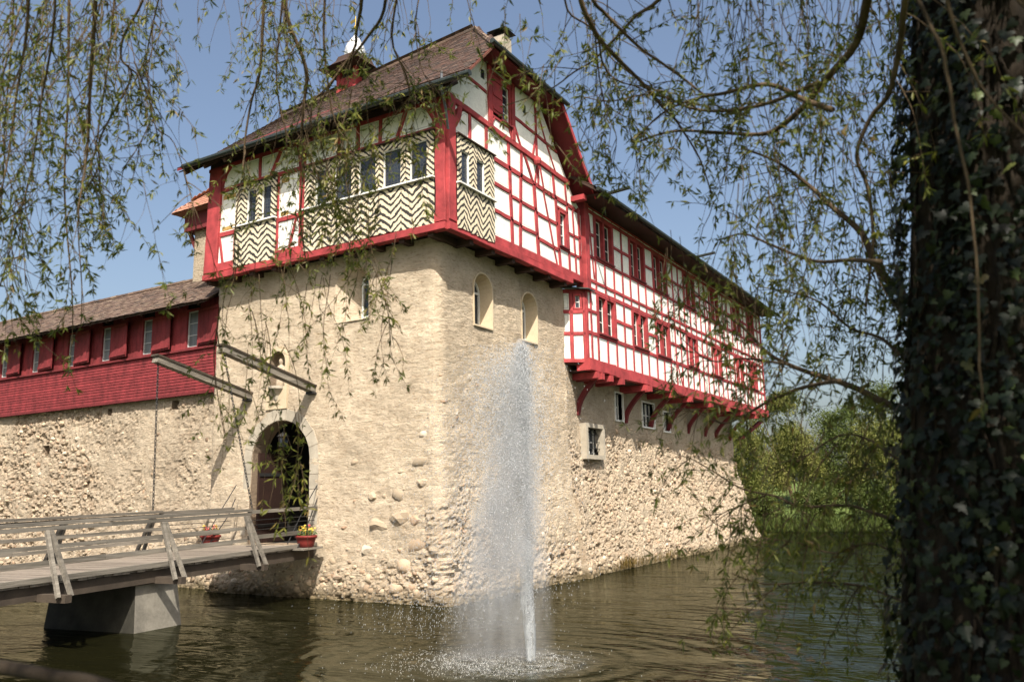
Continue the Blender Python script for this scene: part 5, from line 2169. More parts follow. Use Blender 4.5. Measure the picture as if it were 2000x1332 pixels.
def flower_pot(p, label, seed):
    rnd = random.Random(seed)
    p = Vector(p)
    T = thing('flower_pot', label, 'flower pot', tuple(p), 'red flower pots on the bridge')
    m = MB()
    k = 24
    vs, fs = [], []
    for r, z in ((.19, 0), (.21, .01), (.25, .13), (.285, .24), (.32, .25), (.325, .31), (.30, .315), (.27, .27)):
        for j in range(k):
            t = 2 * math.pi * j / k
            vs.append(p + Vector((r * .8 * math.cos(t), r * 1.05 * math.sin(t), z)))
    for i in range(7):
        for j in range(k):
            a, b = i * k + j, i * k + (j + 1) % k
            fs.append((a, b, b + k, a + k))
    fs.append(tuple(range(k - 1, -1, -1)))
    m.add(vs, fs)
    m.build('pot', 'terracotta', T, smooth=True)
    m = MB(); m.lathe(p + Vector((0, 0, .26)), [(.2, 0), (.22, .02), (.0, .03)], 12); m.build('soil', 'soil', T)
    m = MB()
    lf = MB()
    for i in range(260):
        t = rnd.uniform(0, 6.28); r = rnd.random() ** .6 * .27
        z = .30 + rnd.random() * (.24 - r * .4)
        c = p + Vector((r * .8 * math.cos(t), r * 1.15 * math.sin(t), z))
        d = Vector((rnd.gauss(0, 1), rnd.gauss(0, 1), rnd.gauss(.3, .6))).normalized()
        s = d.cross(Vector((rnd.gauss(0, 1), rnd.gauss(0, 1), rnd.gauss(0, 1)))).normalized()
        w = rnd.uniform(.012, .022)
        L = rnd.uniform(.04, .07)
        lf.add([c, c + d * L * .5 + s * w, c + d * L, c + d * L * .5 - s * w], [(0, 1, 2, 3)])
    o = lf.build('leaves', 'flower_leaf', T); o['kind'] = 'stuff'
    for i in range(26):
        t = rnd.uniform(0, 6.28); r = rnd.random() ** .6 * .25
        c = p + Vector((r * .8 * math.cos(t), r * 1.15 * math.sin(t), .44 + rnd.random() * .14))
        f = MB()
        f.tube([c - Vector((0, 0, .12)), c], .004, 4)
        up = Vector((rnd.gauss(-.3, .4), rnd.gauss(-.3, .4), 1)).normalized()
        x = up.cross(Vector((.3, .7, .1))).normalized(); y = up.cross(x)
        for q in range(5):
            a0, a1, a2 = [2 * math.pi * (q + e) / 5 for e in (.0, .45, .9)]
            R = .036
            f.add([c, c + (x * math.cos(a0) + y * math.sin(a0)) * R * .8, c + (x * math.cos(a1) + y * math.sin(a1)) * R + up * .008, c + (x * math.cos(a2) + y * math.sin(a2)) * R * .8], [(0, 1, 2, 3)])
        link('flower', f.mesh('flower', 'flower_red' if rnd.random() < (.2 if seed == 3 else .75) else 'flower_yellow'), T)


flower_pot(bp(.62, -.16, DECK + .002), 'red flower pot with yellow blooms on the bridge edge by the tower wall', 3)
flower_pot(bp(.55, BW + .3, DECK + .002), 'red flower pot left of the gate behind the bridge railings', 5)
m = MB(); m.hexa([bp(.2, -.42, DECK - .05), bp(1.05, -.42, DECK - .05), bp(1.05, -.03, DECK - .05), bp(.2, -.03, DECK - .05)], [bp(.2, -.42, DECK), bp(1.05, -.42, DECK), bp(1.05, -.03, DECK), bp(.2, -.03, DECK)])
m.build('pot_shelf', 'grey_wood', BRIDGE)
m = MB(); m.hexa([bp(.15, BW + .03, DECK - .05), bp(1.0, BW + .03, DECK - .05), bp(1.0, BW + .62, DECK - .05), bp(.15, BW + .62, DECK - .05)], [bp(.15, BW + .03, DECK), bp(1.0, BW + .03, DECK), bp(1.0, BW + .62, DECK), bp(.15, BW + .62, DECK)])
m.build('pot_shelf', 'grey_wood', BRIDGE)


def lantern():
    c = Vector((17.85, 18.72, 4.25))
    T = thing('lantern', 'small iron lantern hanging in the head of the gate arch', 'lantern', tuple(c))
    m = MB(); m.tube([c + Vector((0, 0, .42)), c + Vector((0, 0, .78))], .012, 5); m.build('hanger', 'iron', T)
    m = MB(); m.lathe(c + Vector((0, 0, .30)), [(.21, 0), (.15, .06), (.05, .12), (.02, .16)], 6); m.build('lid', 'iron', T)
    m = MB(); m.lathe(c, [(.10, 0), (.16, .28), (.16, .30)], 6); m.build('lantern_glass', 'glass_plain', T)
    for j in range(6):
        t = 2 * math.pi * j / 6
        m = MB(); m.tube([c + Vector((.105 * math.cos(t), .105 * math.sin(t), 0)), c + Vector((.168 * math.cos(t), .168 * math.sin(t), .3))], .009, 4); m.build('frame_bar', 'iron', T)


lantern()


# ------------------------------------------------------------------ fountain
def octa_streaks(pos, vel, length, rad):
    n = len(pos)
    d = vel / (np.linalg.norm(vel, axis=1, keepdims=True) + 1e-9)
    r = RNG.normal(size=(n, 3))
    s = np.cross(d, r); s /= np.linalg.norm(s, axis=1, keepdims=True)
    u = np.cross(s, d)
    L, R = length[:, None] / 2, rad[:, None]
    v = np.stack([pos - d * L, pos + s * R, pos + u * R, pos - s * R, pos - u * R, pos + d * L], 1)
    i = (np.arange(n) * 6)[:, None, None]
    t = np.array([[0, 2, 1], [0, 3, 2], [0, 4, 3], [0, 1, 4], [5, 1, 2], [5, 2, 3], [5, 3, 4], [5, 4, 1]])[None]
    return v.reshape(-1, 3), (i + t).reshape(-1, 3)


def fountain():
    T = thing('fountain', 'tall jet of water rising from the moat and drifting down as spray', 'fountain', tuple(FOUNT))
    wind = np.array([-RGT.x, -RGT.y, 0.0]); wind /= np.linalg.norm(wind)
    base = np.array(FOUNT)
    g = 9.8

    def shower(n, vlo, vhi, sp, wk, lo, hi, rl, rh, tmin=0.0, tmax=1.0):
        v0 = vlo + (vhi - vlo) * RNG.random(n) ** .6
        tt = (tmin + (tmax - tmin) * RNG.random(n)) * 2 * v0 / g
        sv = RNG.normal(size=(n, 3)) * sp; sv[:, 2] = 0
        k = np.abs(RNG.normal(1.0, .55, n)) * wk
        p = base + sv * tt[:, None] + wind * (.5 * k * tt ** 2)[:, None]
        p[:, 2] = .02 + v0 * tt - .5 * g * tt ** 2
        vel = sv + wind * (k * tt)[:, None]
        vel[:, 2] = v0 - g * tt
        ln = lo + (hi - lo) * RNG.random(n)
        rd = rl + (rh - rl) * RNG.random(n) ** 2
        return p, vel, ln, rd
    a = shower(30000, 7.8, 10.2, .32, .40, .020, .05, .0035, .008, 0, .93)
    b = shower(9000, 8.6, 10.2, .075, .06, .03, .07, .004, .009, 0, .6)
    c = shower(22000, 7.2, 9.95, .34, .75, .015, .04, .003, .007, .35, .97)
    V, F, off = [], [], 0
    for q in (a, b, c):
        v, f = octa_streaks(*q)
        V.append(v); F.append(f + off); off += len(v)
    o = link('falling_spray', fast_mesh('falling_spray', np.concatenate(V), np.concatenate(F), 'droplet'), T); o['kind'] = 'stuff'
    # the jet itself: a torn column, widening as it climbs
    m = MB()
    k, n = 12, 34
    vs, fs = [], []
    for i in range(n + 1):
        t = i / n
        z = .02 + 2.5 * t
        r = .075 + .075 * t
        for j in range(k):
            th = 2 * math.pi * j / k
            rr = r * (1 + (.3 + .6 * t) * mnoise.noise(Vector((math.cos(th) * 2.2, math.sin(th) * 2.2, z * 1.6))))
            vs.append(FOUNT + Vector((rr * math.cos(th), rr * math.sin(th), z)) + Vector(wind) * (.02 * z * z))
    for i in range(n):
        for j in range(k):
            p, q = i * k + j, i * k + (j + 1) % k
            fs.append((p, q, q + k, p + k))
    m.add(vs, fs)
    m.build('jet', 'jet_water', T, smooth=True)
    # fine mist
    m = MB()
    vs, fs = [], []
    prof = [(.06, 1.06, .59), (1.2, .86, .47), (2.4, .66, .34), (3.4, .48, .24), (4.3, .32, .14), (4.9, .22, .08), (5.2, .15, .05), (5.4, .08, .03)]
    k = 16
    for z, r, off_ in prof:
        for j in range(k):
            th = 2 * math.pi * j / k
            vs.append(FOUNT + Vector((r * math.cos(th), r * math.sin(th), z)) + Vector(wind) * off_)
    for i in range(len(prof) - 1):
        for j in range(k):
            p, q = i * k + j, i * k + (j + 1) % k
            fs.append((p, q, q + k, p + k))
    fs.append(tuple(range(k - 1, -1, -1))); fs.append(tuple((len(prof) - 1) * k + j for j in range(k)))
    m.add(vs, fs)
    o = m.build('mist', 'spray_mist', T); o['kind'] = 'stuff'
    # splashes where the drops come down
    p, _, _, _ = shower(1500, 7.0, 10.1, .34, .5, .02, .04, .003, .006, .985, 1.0)
    q, _, _, _ = shower(500, 9.0, 10.2, .05, .02, .02, .04, .003, .006, .0, .002)
    ctr = base + wind * .45
    p = np.concatenate([p, q])
    n = len(p)
    p[:, 2] = np.abs(RNG.exponential(.045, n)) + .004
    vel = RNG.normal(size=(n, 3)) * .5; vel[:, 2] = 1
    v, f = octa_streaks(p, vel, .012 + .03 * RNG.random(n), .0025 + .005 * RNG.random(n) ** 2)
    o = link('splash', fast_mesh('splash', v, f, 'foam'), T); o['kind'] = 'stuff'
    m = MB()
    k = 48
    rings = (.05, .5, 1.0, 1.5, 2.0)
    vs = [(ctr[0] + r * math.cos(6.28319 * j / k), ctr[1] + r * math.sin(6.28319 * j / k), .007 + .012 * mnoise.noise(Vector((r * 3, j * .4, 0)))) for r in rings for j in range(k)]
    m.add(vs, [(i * k + j, i * k + (j + 1) % k, (i + 1) * k + (j + 1) % k, (i + 1) * k + j) for i in range(len(rings) - 1) for j in range(k)])
    o = m.build('froth', 'froth', T, smooth=True); o['kind'] = 'stuff'


fountain()


# ------------------------------------------------------------------ trees across the water
def leaf_blob(c, rad, n, rnd, drop=0.0):
    p = rnd.normal(size=(n, 3))
    p /= np.linalg.norm(p, axis=1, keepdims=True)
    p *= (rnd.random((n, 1)) ** .4)
    p *= np.array(rad)
    p[:, 2] -= drop * rnd.random(n) ** 2
    return p + np.array(c)


def far_tree(x, y, h, w, label, seed, mat='far_leaf', weep=.0, name='willow_shrub', n=13000, tone=(.0, 1.0)):
    rnd = np.random.default_rng(seed)
    z0 = ground_height(x, y)
    T = thing(name, label, 'shrub' if h < 5.5 else 'tree', (x, y, z0), 'shrubs and trees on the far bank')
    m = MB()
    ns = 5
    tips = []
    for i in range(ns):
        a = 6.283 * i / ns + rnd.random()
        top = (x + math.cos(a) * w * .32, y + math.sin(a) * w * .32, z0 + h * .72)
        m.tube([(x + .1 * math.cos(a), y + .1 * math.sin(a), z0 - .2), (x + math.cos(a) * w * .12, y + math.sin(a) * w * .12, z0 + h * .35), top], [.10, .07, .02], 5)
        tips.append(top)
    m.build('trunk', 'branch', T)
    P, Dd, Tn = [], [], []
    nb = 26
    for i in range(nb):
        a = rnd.random() * 6.283; r = w * .5 * math.sqrt(rnd.random()) * .85
        zz = z0 + h * (.16 + .76 * rnd.random())
        k = max(.25, 1 - abs((zz - z0) / h - .45) * 1.1)
        c = (x + math.cos(a) * r * k, y + math.sin(a) * r * k, zz)
        s = w * .13 * (.6 + rnd.random())
        q = leaf_blob(c, (s, s, s * 1.05), n // nb, rnd, weep)
        q[:, 2] = np.maximum(q[:, 2], z0 + .05)
        P.append(q)
        d = rnd.normal(size=(len(q), 3)); d[:, 2] -= .5 + weep
        Dd.append(d)
        Tn.append(np.clip(tone[0] + (tone[1] - tone[0]) * (rnd.random() * .55 + .45 * rnd.random(len(q))), 0, 1))
    P, Dd, Tn = np.concatenate(P), np.concatenate(Dd), np.concatenate(Tn)
    L = .12 + .14 * rnd.random(len(P))
    me = leaves_mesh('crown', P, Dd, L, L * .38, Tn, mat)
    o = link('crown', me, T)


far_tree(61.5, 17.2, 6.6, 6.4, 'pale green willow shrub showing just beyond the end of the wing', 21, weep=.8, tone=(.3, 1))
far_tree(64.0, 14.2, 6.2, 6.4, 'yellow-green shrub in the gap between wing and ivy trunk, second along', 22, weep=.6, tone=(.35, 1))
far_tree(65.5, 11.2, 6.8, 6.6, 'rounded olive shrub midway between the wing and the ivy-clad trunk', 23, 'far_leaf_dark', .4)
far_tree(64.0, 8.2, 6.4, 6.6, 'light willow shrub just left of the ivy-clad trunk', 24, weep=.7, tone=(.2, .9))
far_tree(75.0, 17.5, 8.0, 7.0, 'tall soft green tree rising behind the bank shrubs near the wing', 26, 'far_leaf', .2, 'leafy_tree', 14000, (.2, .9))
far_tree(79.0, 10.5, 8.4, 7.5, 'broad tree behind the olive shrub on the far meadow', 27, 'far_leaf_dark', .2, 'leafy_tree', 14000)


for i, (x, y, h, w, lb) in enumerate(((59.6, 15.6, 1.7, 3.6, 'low dark bush on the far waterline, the one nearest the wing'),
                                      (59.4, 11.8, 2.2, 4.2, 'low dark bush on the far waterline, midway between wing and ivy trunk'), (59.8, 8.2, 2.4, 4.2, 'low dark bush on the far waterline, the one beside the ivy trunk'))):
    far_tree(x, y, h, w, lb, 40 + i, 'far_leaf_dark', .3, 'low_bush', 7000)


def reeds():
    """rank grass along the waterline of the far bank and on the wall foot"""
    rnd = np.random.default_rng(5)
    n = 9000
    y = rnd.uniform(-2, 22, n)
    x = 57.3 + rnd.normal(0, .45, n)
    z = np.array([max(0, ground_height(a, b)) for a, b in zip(x, y)])
    P = np.stack([x, y, z], 1)
    D = rnd.normal(size=(n, 3)) * .35; D[:, 2] = 1
    L = .3 + .5 * rnd.random(n)
    me = leaves_mesh('bank_grass', P, D, L, L * .06 + .01, rnd.random(n) * .7, 'far_leaf_dark')
    tag(link('bank_grass', me), 'rank dark grass fringing the far waterline', 'grass', None, 'stuff')
    n = 150
    x = np.concatenate([rnd.normal(28.5, .45, n // 2), rnd.normal(31.2, 1.6, n // 2)])
    P = np.stack([x, 12.35 + rnd.normal(0, .04, n) + (x - 25) * .01, np.full(n, .02)], 1)
    D = rnd.normal(size=(n, 3)) * .22; D[:, 2] = 1
    L = .15 + .45 * rnd.random(n)
    me = leaves_mesh('wall_grass', P, D, L, np.full(n, .018), np.full(n, 1.0), 'willow_leaf')
    tag(link('wall_grass', me), 'dry brown grass tufts at the foot of the wing wall', 'grass', None, 'stuff')


reeds()


# ------------------------------------------------------------------ the willow the camera stands under
TR = at(1966, 960, 3.6)
WILLOW = thing('willow_tree', 'ivy-clad willow with a dark thick trunk and drooping branches across the view', 'tree', (TR.x, TR.y, ground_height(TR.x, TR.y)))


def trunk_axis(z):
    return Vector((TR.x + .10 * (z - 1.5) * RGT.x, TR.y + .10 * (z - 1.5) * RGT.y, z))


def trunk_radius(z):
    return .50 - .018 * (z - 2.5) + .22 * max(0, 1 - (z - .6) / .9) ** 2


def trunk_point(th, z):
    r = trunk_radius(z)
    q = Vector((math.cos(th) * 3, math.sin(th) * 3, z * .5))
    r *= 1 + .10 * mnoise.noise(q * .6) + .05 * mnoise.noise(Vector((math.cos(th) * 6, math.sin(th) * 6, z * .25))) + .03 * mnoise.noise(Vector((math.cos(th) * 9, math.sin(th) * 9, z * 1.2)))
    c = trunk_axis(z)
    return Vector((c.x + r * math.cos(th), c.y + r * math.sin(th), z))


def willow_trunk():
    m = MB()
    k, n = 72, 70
    vs, fs = [], []
    for i in range(n + 1):
        z = .3 + 7.7 * i / n
        for j in range(k):
            vs.append(trunk_point(2 * math.pi * j / k, z))
    for i in range(n):
        for j in range(k):
            a, b = i * k + j, i * k + (j + 1) % k
            fs.append((a, b, b + k, a + k))
    m.add(vs, fs)
    m.build('trunk', 'bark', WILLOW, smooth=True)


willow_trunk()

TWIG_V, TWIG_F = [], []
LEAF_P, LEAF_D, LEAF_L, LEAF_W, LEAF_C = [], [], [], [], []
_tw = [0]
DOWN = np.array([0, 0, -1.0])


def add_tube_np(pts, r0, r1, k=3):
    pts = np.asarray(pts)
    n = len(pts)
    d = np.gradient(pts, axis=0)
    d /= np.linalg.norm(d, axis=1, keepdims=True) + 1e-9
    ref = np.array([.83, .31, .12])
    s = np.cross(d, ref); s /= np.linalg.norm(s, axis=1, keepdims=True) + 1e-9
    u = np.cross(s, d)
    r = np.linspace(r0, r1, n)[:, None]
    rings = np.stack([pts + (s * math.cos(2 * math.pi * j / k) + u * math.sin(2 * math.pi * j / k)) * r for j in range(k)], 1).reshape(-1, 3)
    i = np.arange(n - 1)[:, None] * k
    f = np.concatenate([np.concatenate([i + j, i + (j + 1) % k, i + (j + 1) % k + k, i + j + k], 1) for j in range(k)], 0)
    TWIG_V.append(rings)
    TWIG_F.append(f + _tw[0])
    _tw[0] += len(rings)


def tuft(p, d, rnd, n, size=1.0, tone=.5):
    for _ in range(n):
        v = d * .55 + rnd.normal(size=3) * .62 + DOWN * .30
        L = (.031 + .038 * rnd.random()) * size
        LEAF_P.append(p + rnd.normal(size=3) * .005)
        LEAF_D.append(v); LEAF_L.append(L); LEAF_W.append(L * (.18 + .08 * rnd.random()))
        LEAF_C.append(min(1, max(0, tone + rnd.normal() * .2)) if rnd.random() > .05 else 1.0)


def twig(p, d, length, rnd, r=.004, leafy=.75, droop=.35, wob=.22, side=.15, size=1.0, tone=.45, depth=0, bare=.15):
    step = .055
    n = max(4, int(length / step))
    pts = [np.array(p, float)]
    d = np.array(d, float); d /= np.linalg.norm(d) + 1e-9
    curl = rnd.normal(size=3) * .04
    ph = rnd.random() * 6.28
    for i in range(n):
        d = d + DOWN * droop * step * 3 + rnd.normal(size=3) * wob * .35 + curl
        d /= np.linalg.norm(d)
        pts.append(pts[-1] + d * step)
        if i > n * bare and rnd.random() < leafy * (1.45 if math.sin(i * .42 + ph) > -.15 else .25):
            tuft(pts[-1], d, rnd, int(rnd.integers(2, 6)), size, tone)
        if depth < 1 and rnd.random() < side:
            sd = d + rnd.normal(size=3) * .8
            twig(pts[-1], sd, length * (.2 + .3 * rnd.random()) * (1 - i / n * .5), rnd, r * .6, leafy, droop, wob, 0, size, tone, depth + 1, .1)
    tuft(pts[-1], d, rnd, 4, size, tone)
    add_tube_np(pts, r, r * .35)


def px_path(pts, d0, d1, bow=0.0):
    n = len(pts)
    out = []
    for i, (x, y) in enumerate(pts):
        t = i / (n - 1)
        out.append(at(x, y, d0 + (d1 - d0) * t + bow * math.sin(math.pi * t)))
    return out


def smooth_path(pts, k=4):
    """Catmull-Rom through the traced joints"""
    P = [Vector(p) for p in pts]
    out = []
    for i in range(len(P) - 1):
        p0, p1, p2, p3 = P[max(i - 1, 0)], P[i], P[i + 1], P[min(i + 2, len(P) - 1)]
        for j in range(k):
            t = j / k
            out.append(.5 * ((2 * p1) + (p2 - p0) * t + (2 * p0 - 5 * p1 + 4 * p2 - p3) * t * t + (3 * p1 - p0 - 3 * p2 + p3) * t ** 3))
    out.append(P[-1])
    return out


# limbs and boughs: joints as seen, depth of first and last joint, radii in mm, twig density, twig length
BOUGHS = [
    # from the trunk, to the left
    ([(1880, 640), (1800, 608), (1715, 525), (1684, 457), (1626, 405), (1573, 357), (1515, 315), (1450, 290)], 3.8, 5.2, 26, 6, 20, .55),
    ([(1720, 512), (1663, 508), (1589, 510), (1505, 478), (1452, 457), (1400, 470)], 3.8, 5.3, 13, 4, 16, .5),
    ([(1880, 800), (1800, 806), (1734, 789), (1679, 761), (1624, 741), (1559, 720), (1500, 690), (1451, 639), (1396, 601), (1345, 560)], 3.8, 5.4, 24, 4, 22, .45),
    ([(1640, 744), (1610, 748), (1555, 761), (1495, 787), (1449, 814), (1408, 826), (1350, 800), (1300, 800)], 3.9, 5.6, 13, 3, 22, .4),
    ([(1540, 712), (1500, 706), (1450, 700), (1385, 704), (1330, 660)], 4.3, 5.4, 9, 3, 10, .4),
    ([(1880, 1050), (1780, 1025), (1757, 1019), (1702, 1000), (1656, 987), (1564, 989), (1518, 970), (1449, 954), (1389, 918), (1340, 890)], 3.8, 4.9, 13, 3, 30, .42),
    ([(1500, 965), (1450, 985), (1400, 1010), (1380, 1050)], 4.5, 4.9, 5, 2, 12, .35),
    ([(1880, 1190), (1775, 1175), (1743, 1166), (1679, 1143), (1587, 1136), (1495, 1140), (1430, 1120)], 3.8, 4.6, 9, 3, 26, .4),
    ([(1880, 930), (1760, 900), (1700, 860), (1640, 850), (1560, 900), (1500, 930)], 3.8, 4.6, 8, 3, 16, .4),
    ([(1880, 1110), (1770, 1090), (1700, 1060), (1630, 1080), (1560, 1060), (1490, 1050)], 3.8, 4.5, 7, 3, 20, .4),
    ([(1880, 740), (1770, 700), (1720, 660), (1660, 640), (1600, 590), (1540, 570), (1480, 560)], 3.8, 5.0, 12, 3, 22, .45),
    # big bough curving down from the top right
    ([(1720, -120), (1694, 0), (1673, 84), (1621, 147), (1573, 205), (1521, 250), (1479, 263), (1400, 259), (1312, 257), (1240, 280)], 3.6, 4.9, 24, 5, 26, .5),
    ([(1626, 215), (1573, 197), (1500, 165), (1413, 183), (1375, 189), (1318, 208), (1280, 233), (1249, 265)], 4.0, 4.9, 15, 4, 12, .45),
    ([(1600, 160), (1500, 202), (1413, 217), (1350, 212), (1300, 190), (1255, 186), (1192, 198), (1135, 189)], 4.0, 5.2, 11, 3, 14, .45),
    ([(1790, -100), (1768, 0), (1757, 95), (1736, 184), (1700, 231), (1673, 305), (1694, 368), (1705, 473), (1690, 600)], 3.4, 4.0, 16, 5, 14, .55),
    # boughs dropping in from above, upper middle
    ([(1120, -90), (1134, 0), (1154, 47), (1173, 79), (1208, 117), (1243, 151), (1271, 180), (1290, 205), (1318, 233), (1331, 252), (1366, 309), (1390, 380)], 4.4, 4.8, 16, 4, 10, .5),
    ([(1130, -80), (1158, 0), (1180, 25), (1214, 60), (1255, 98), (1296, 126), (1340, 158), (1375, 186), (1407, 211), (1470, 230)], 4.5, 4.6, 12, 4, 8, .45),
    ([(1340, -80), (1287, 0), (1243, 31), (1217, 60), (1189, 88), (1157, 120), (1120, 142), (1072, 176), (978, 210)], 4.3, 5.4, 12, 3, 12, .45),
    ([(1100, -60), (1108, 20), (1150, 52), (1178, 90), (1200, 120), (1260, 165), (1300, 190)], 4.6, 4.9, 7, 3, 8, .4),
    ([(1170, 80), (1176, 120), (1195, 150), (1230, 166), (1268, 168)], 4.7, 4.8, 7, 3, 8, .4),
    ([(1160, 40), (1165, 100), (1175, 180), (1190, 230), (1204, 270), (1196, 330)], 4.8, 5.0, 6, 2, 14, .4),
    # left curtain
    ([(140, -120), (135, 0), (133, 186), (126, 372), (140, 560), (142, 640)], 5.2, 5.4, 11, 3, 30, .5),
    ([(190, -100), (186, 14), (177, 154), (170, 300), (150, 420)], 4.6, 4.8, 15, 4, 22, .5),
    ([(300, -100), (279, 0), (242, 70), (237, 116), (256, 154), (195, 270), (193, 326), (154, 410), (160, 560), (158, 640)], 4.8, 5.0, 9, 3, 26, .45),
    ([(262, 120), (290, 190), (305, 250), (340, 280), (372, 380), (384, 450)], 4.9, 5.0, 5, 2, 14, .35),
    ([(60, -100), (52, 60), (30, 200), (12, 330), (-20, 460)], 4.2, 4.4, 9, 3, 26, .5),
    ([(110, -100), (104, 60), (80, 200), (62, 330), (30, 450), (0, 560)], 4.5, 4.7, 8, 3, 26, .5),
    ([(230, -80), (215, 90), (200, 200), (185, 300), (178, 330), (205, 440)], 5.0, 5.2, 7, 3, 20, .4),
    ([(330, -80), (300, 40), (285, 130), (297, 220), (262, 300), (238, 330)], 5.1, 5.2, 6, 2, 14, .4),
    ([(30, -60), (20, 120), (8, 300), (40, 420), (50, 560)], 4.8, 5.0, 6, 2, 22, .45),
    # middle curtain in front of the tower
    ([(520, -100), (513, 56), (507, 144), (491, 198), (479, 270), (475, 330), (462, 420), (455, 560)], 5.6, 5.8, 12, 3, 20, .5),
    ([(548, -90), (560, 30), (598, 135), (593, 205), (589, 262), (592, 324), (587, 434), (600, 520)], 5.4, 5.8, 16, 4, 28, .5),
    ([(700, -100), (706, 0), (696, 60), (690, 100), (640, 170), (612, 200), (606, 262)], 5.2, 5.6, 14, 4, 7, .4),
    ([(760, -100), (750, 20), (720, 70), (690, 110), (650, 160), (620, 230), (640, 330), (660, 400)], 5.2, 5.7, 12, 3, 10, .4),
    ([(790, -80), (765, 70), (790, 140), (800, 190), (780, 250)], 5.3, 5.6, 9, 3, 22, .45),
    ([(640, -80), (632, 60), (640, 160), (655, 240), (690, 300), (700, 390)], 5.6, 5.9, 10, 3, 13, .4),
    ([(560, -80), (546, 60), (540, 160), (560, 260), (600, 330), (660, 380)], 5.6, 5.9, 8, 3, 20, .45),
    ([(830, -60), (812, 40), (822, 130), (850, 180)], 5.4, 5.6, 6, 2, 12, .35),
    ([(430, 600), (418, 690), (425, 770), (440, 860)], 5.9, 6.0, 6, 2, 14, .4),
    ([(600, 300), (640, 380), (700, 470), (745, 560), (770, 680)], 5.6, 5.8, 6, 2, 24, .45),
]


def willow_boughs():
    rnd = np.random.default_rng(77)
    for (pts, d0, d1, r0, r1, nt, tl) in BOUGHS:
        path = smooth_path(px_path(pts, d0, d1, .15))
        n = len(path)
        m = MB()
        m.tube(path, [(r0 + (r1 - r0) * (i / (n - 1))) * .001 for i in range(n)], 7 if r0 > 10 else 5)
        m.build('branch', 'branch', WILLOW, smooth=True)
        for _ in range(nt):
            i = int(n * (.08 + .9 * rnd.random()))
            i = min(i, n - 2)
            p = np.array(path[i]); dr = np.array(path[i + 1] - path[i]); dr /= np.linalg.norm(dr)
            d = dr * .6 + rnd.normal(size=3) * .7 + DOWN * .5
            twig(p, d, tl * (.35 + rnd.random()), rnd, .0026 + .0015 * rnd.random(), .55, .45, .22, .10, 1.0, .42)


willow_boughs()


def twig_field(n, x0, x1, y0, y1, d0, d1, l0, l1, seed, leafy=.55, tone=.42, droop=.9, size=1.0, slant=0.0, side=.06, r=.003):
    """pendulous shoots hanging from the crown overhead"""
    rnd = np.random.default_rng(seed)
    for _ in range(n):
        p = np.array(at(rnd.uniform(x0, x1), rnd.uniform(y0, y1), rnd.uniform(d0, d1)))
        d = DOWN + rnd.normal(size=3) * .22 + np.array(RGT) * slant
        twig(p, d, rnd.uniform(l0, l1), rnd, r * (.8 + .5 * rnd.random()), leafy, droop, .20, side, size, tone, 0, .2 * rnd.random())


twig_field(44, -30, 210, -140, 60, 4.2, 6.0, .9, 2.0, 1, .42, .38, slant=-.1)
twig_field(22, 180, 350, -120, 120, 4.6, 5.8, .5, 1.2, 2, .38)
twig_field(14, 350, 480, -140, -60, 4.8, 5.8, .3, .8, 3, .12, .4, side=.0)
twig_field(26, 470, 620, -140, 60, 5.2, 6.4, .6, 1.4, 4, .45)
twig_field(16, 640, 800, -140, 0, 5.2, 6.4, .3, .7, 44, .22)
twig_field(30, 560, 850, 150, 300, 5.3, 6.2, .4, 1.1, 5, .75, .55, size=1.15)
twig_field(22, 560, 800, 380, 560, 5.4, 6.2, .4, 1.0, 6, .7, .5)
twig_field(10, 760, 960, -120, 0, 5.0, 6.0, .3, .7, 7, .45)
twig_field(16, 430, 600, 400, 760, 5.6, 6.2, .4, .9, 8, .5, .45)
twig_field(22, 960, 1220, -80, 160, 4.6, 5.4, .3, .7, 9, .6)
twig_field(18, 1060, 1240, 120, 300, 4.8, 5.4, .25, .5, 10, .75, .5)
twig_field(84, 1330, 1770, -140, 40, 4.0, 5.6, .5, 1.3, 11, .5, .35)
twig_field(85, 1420, 1790, 120, 420, 3.9, 5.4, .4, .9, 12, .6, .4, droop=.5)
twig_field(85, 1380, 1780, 380, 700, 4.0, 5.5, .3, .8, 13, .6, .4, droop=.3, slant=-.3)
twig_field(20, 1290, 1460, 440, 640, 4.6, 5.4, .3, .6, 14, .8, .5, size=1.1)
twig_field(46, 1390, 1780, 740, 1080, 3.7, 4.8, .25, .6, 15, .6, .35, droop=.3, slant=-.4)
twig_field(9, 500, 600, 780, 900, 5.8, 6.2, .4, .8, 16, .8, .6, size=1.2)
# long bare bending shoots hanging before the trunk
twig_field(7, 1790, 1990, -120, 0, 2.5, 2.9, .7, 1.5, 17, .0, .4, .3, slant=.5, side=0, r=.006)


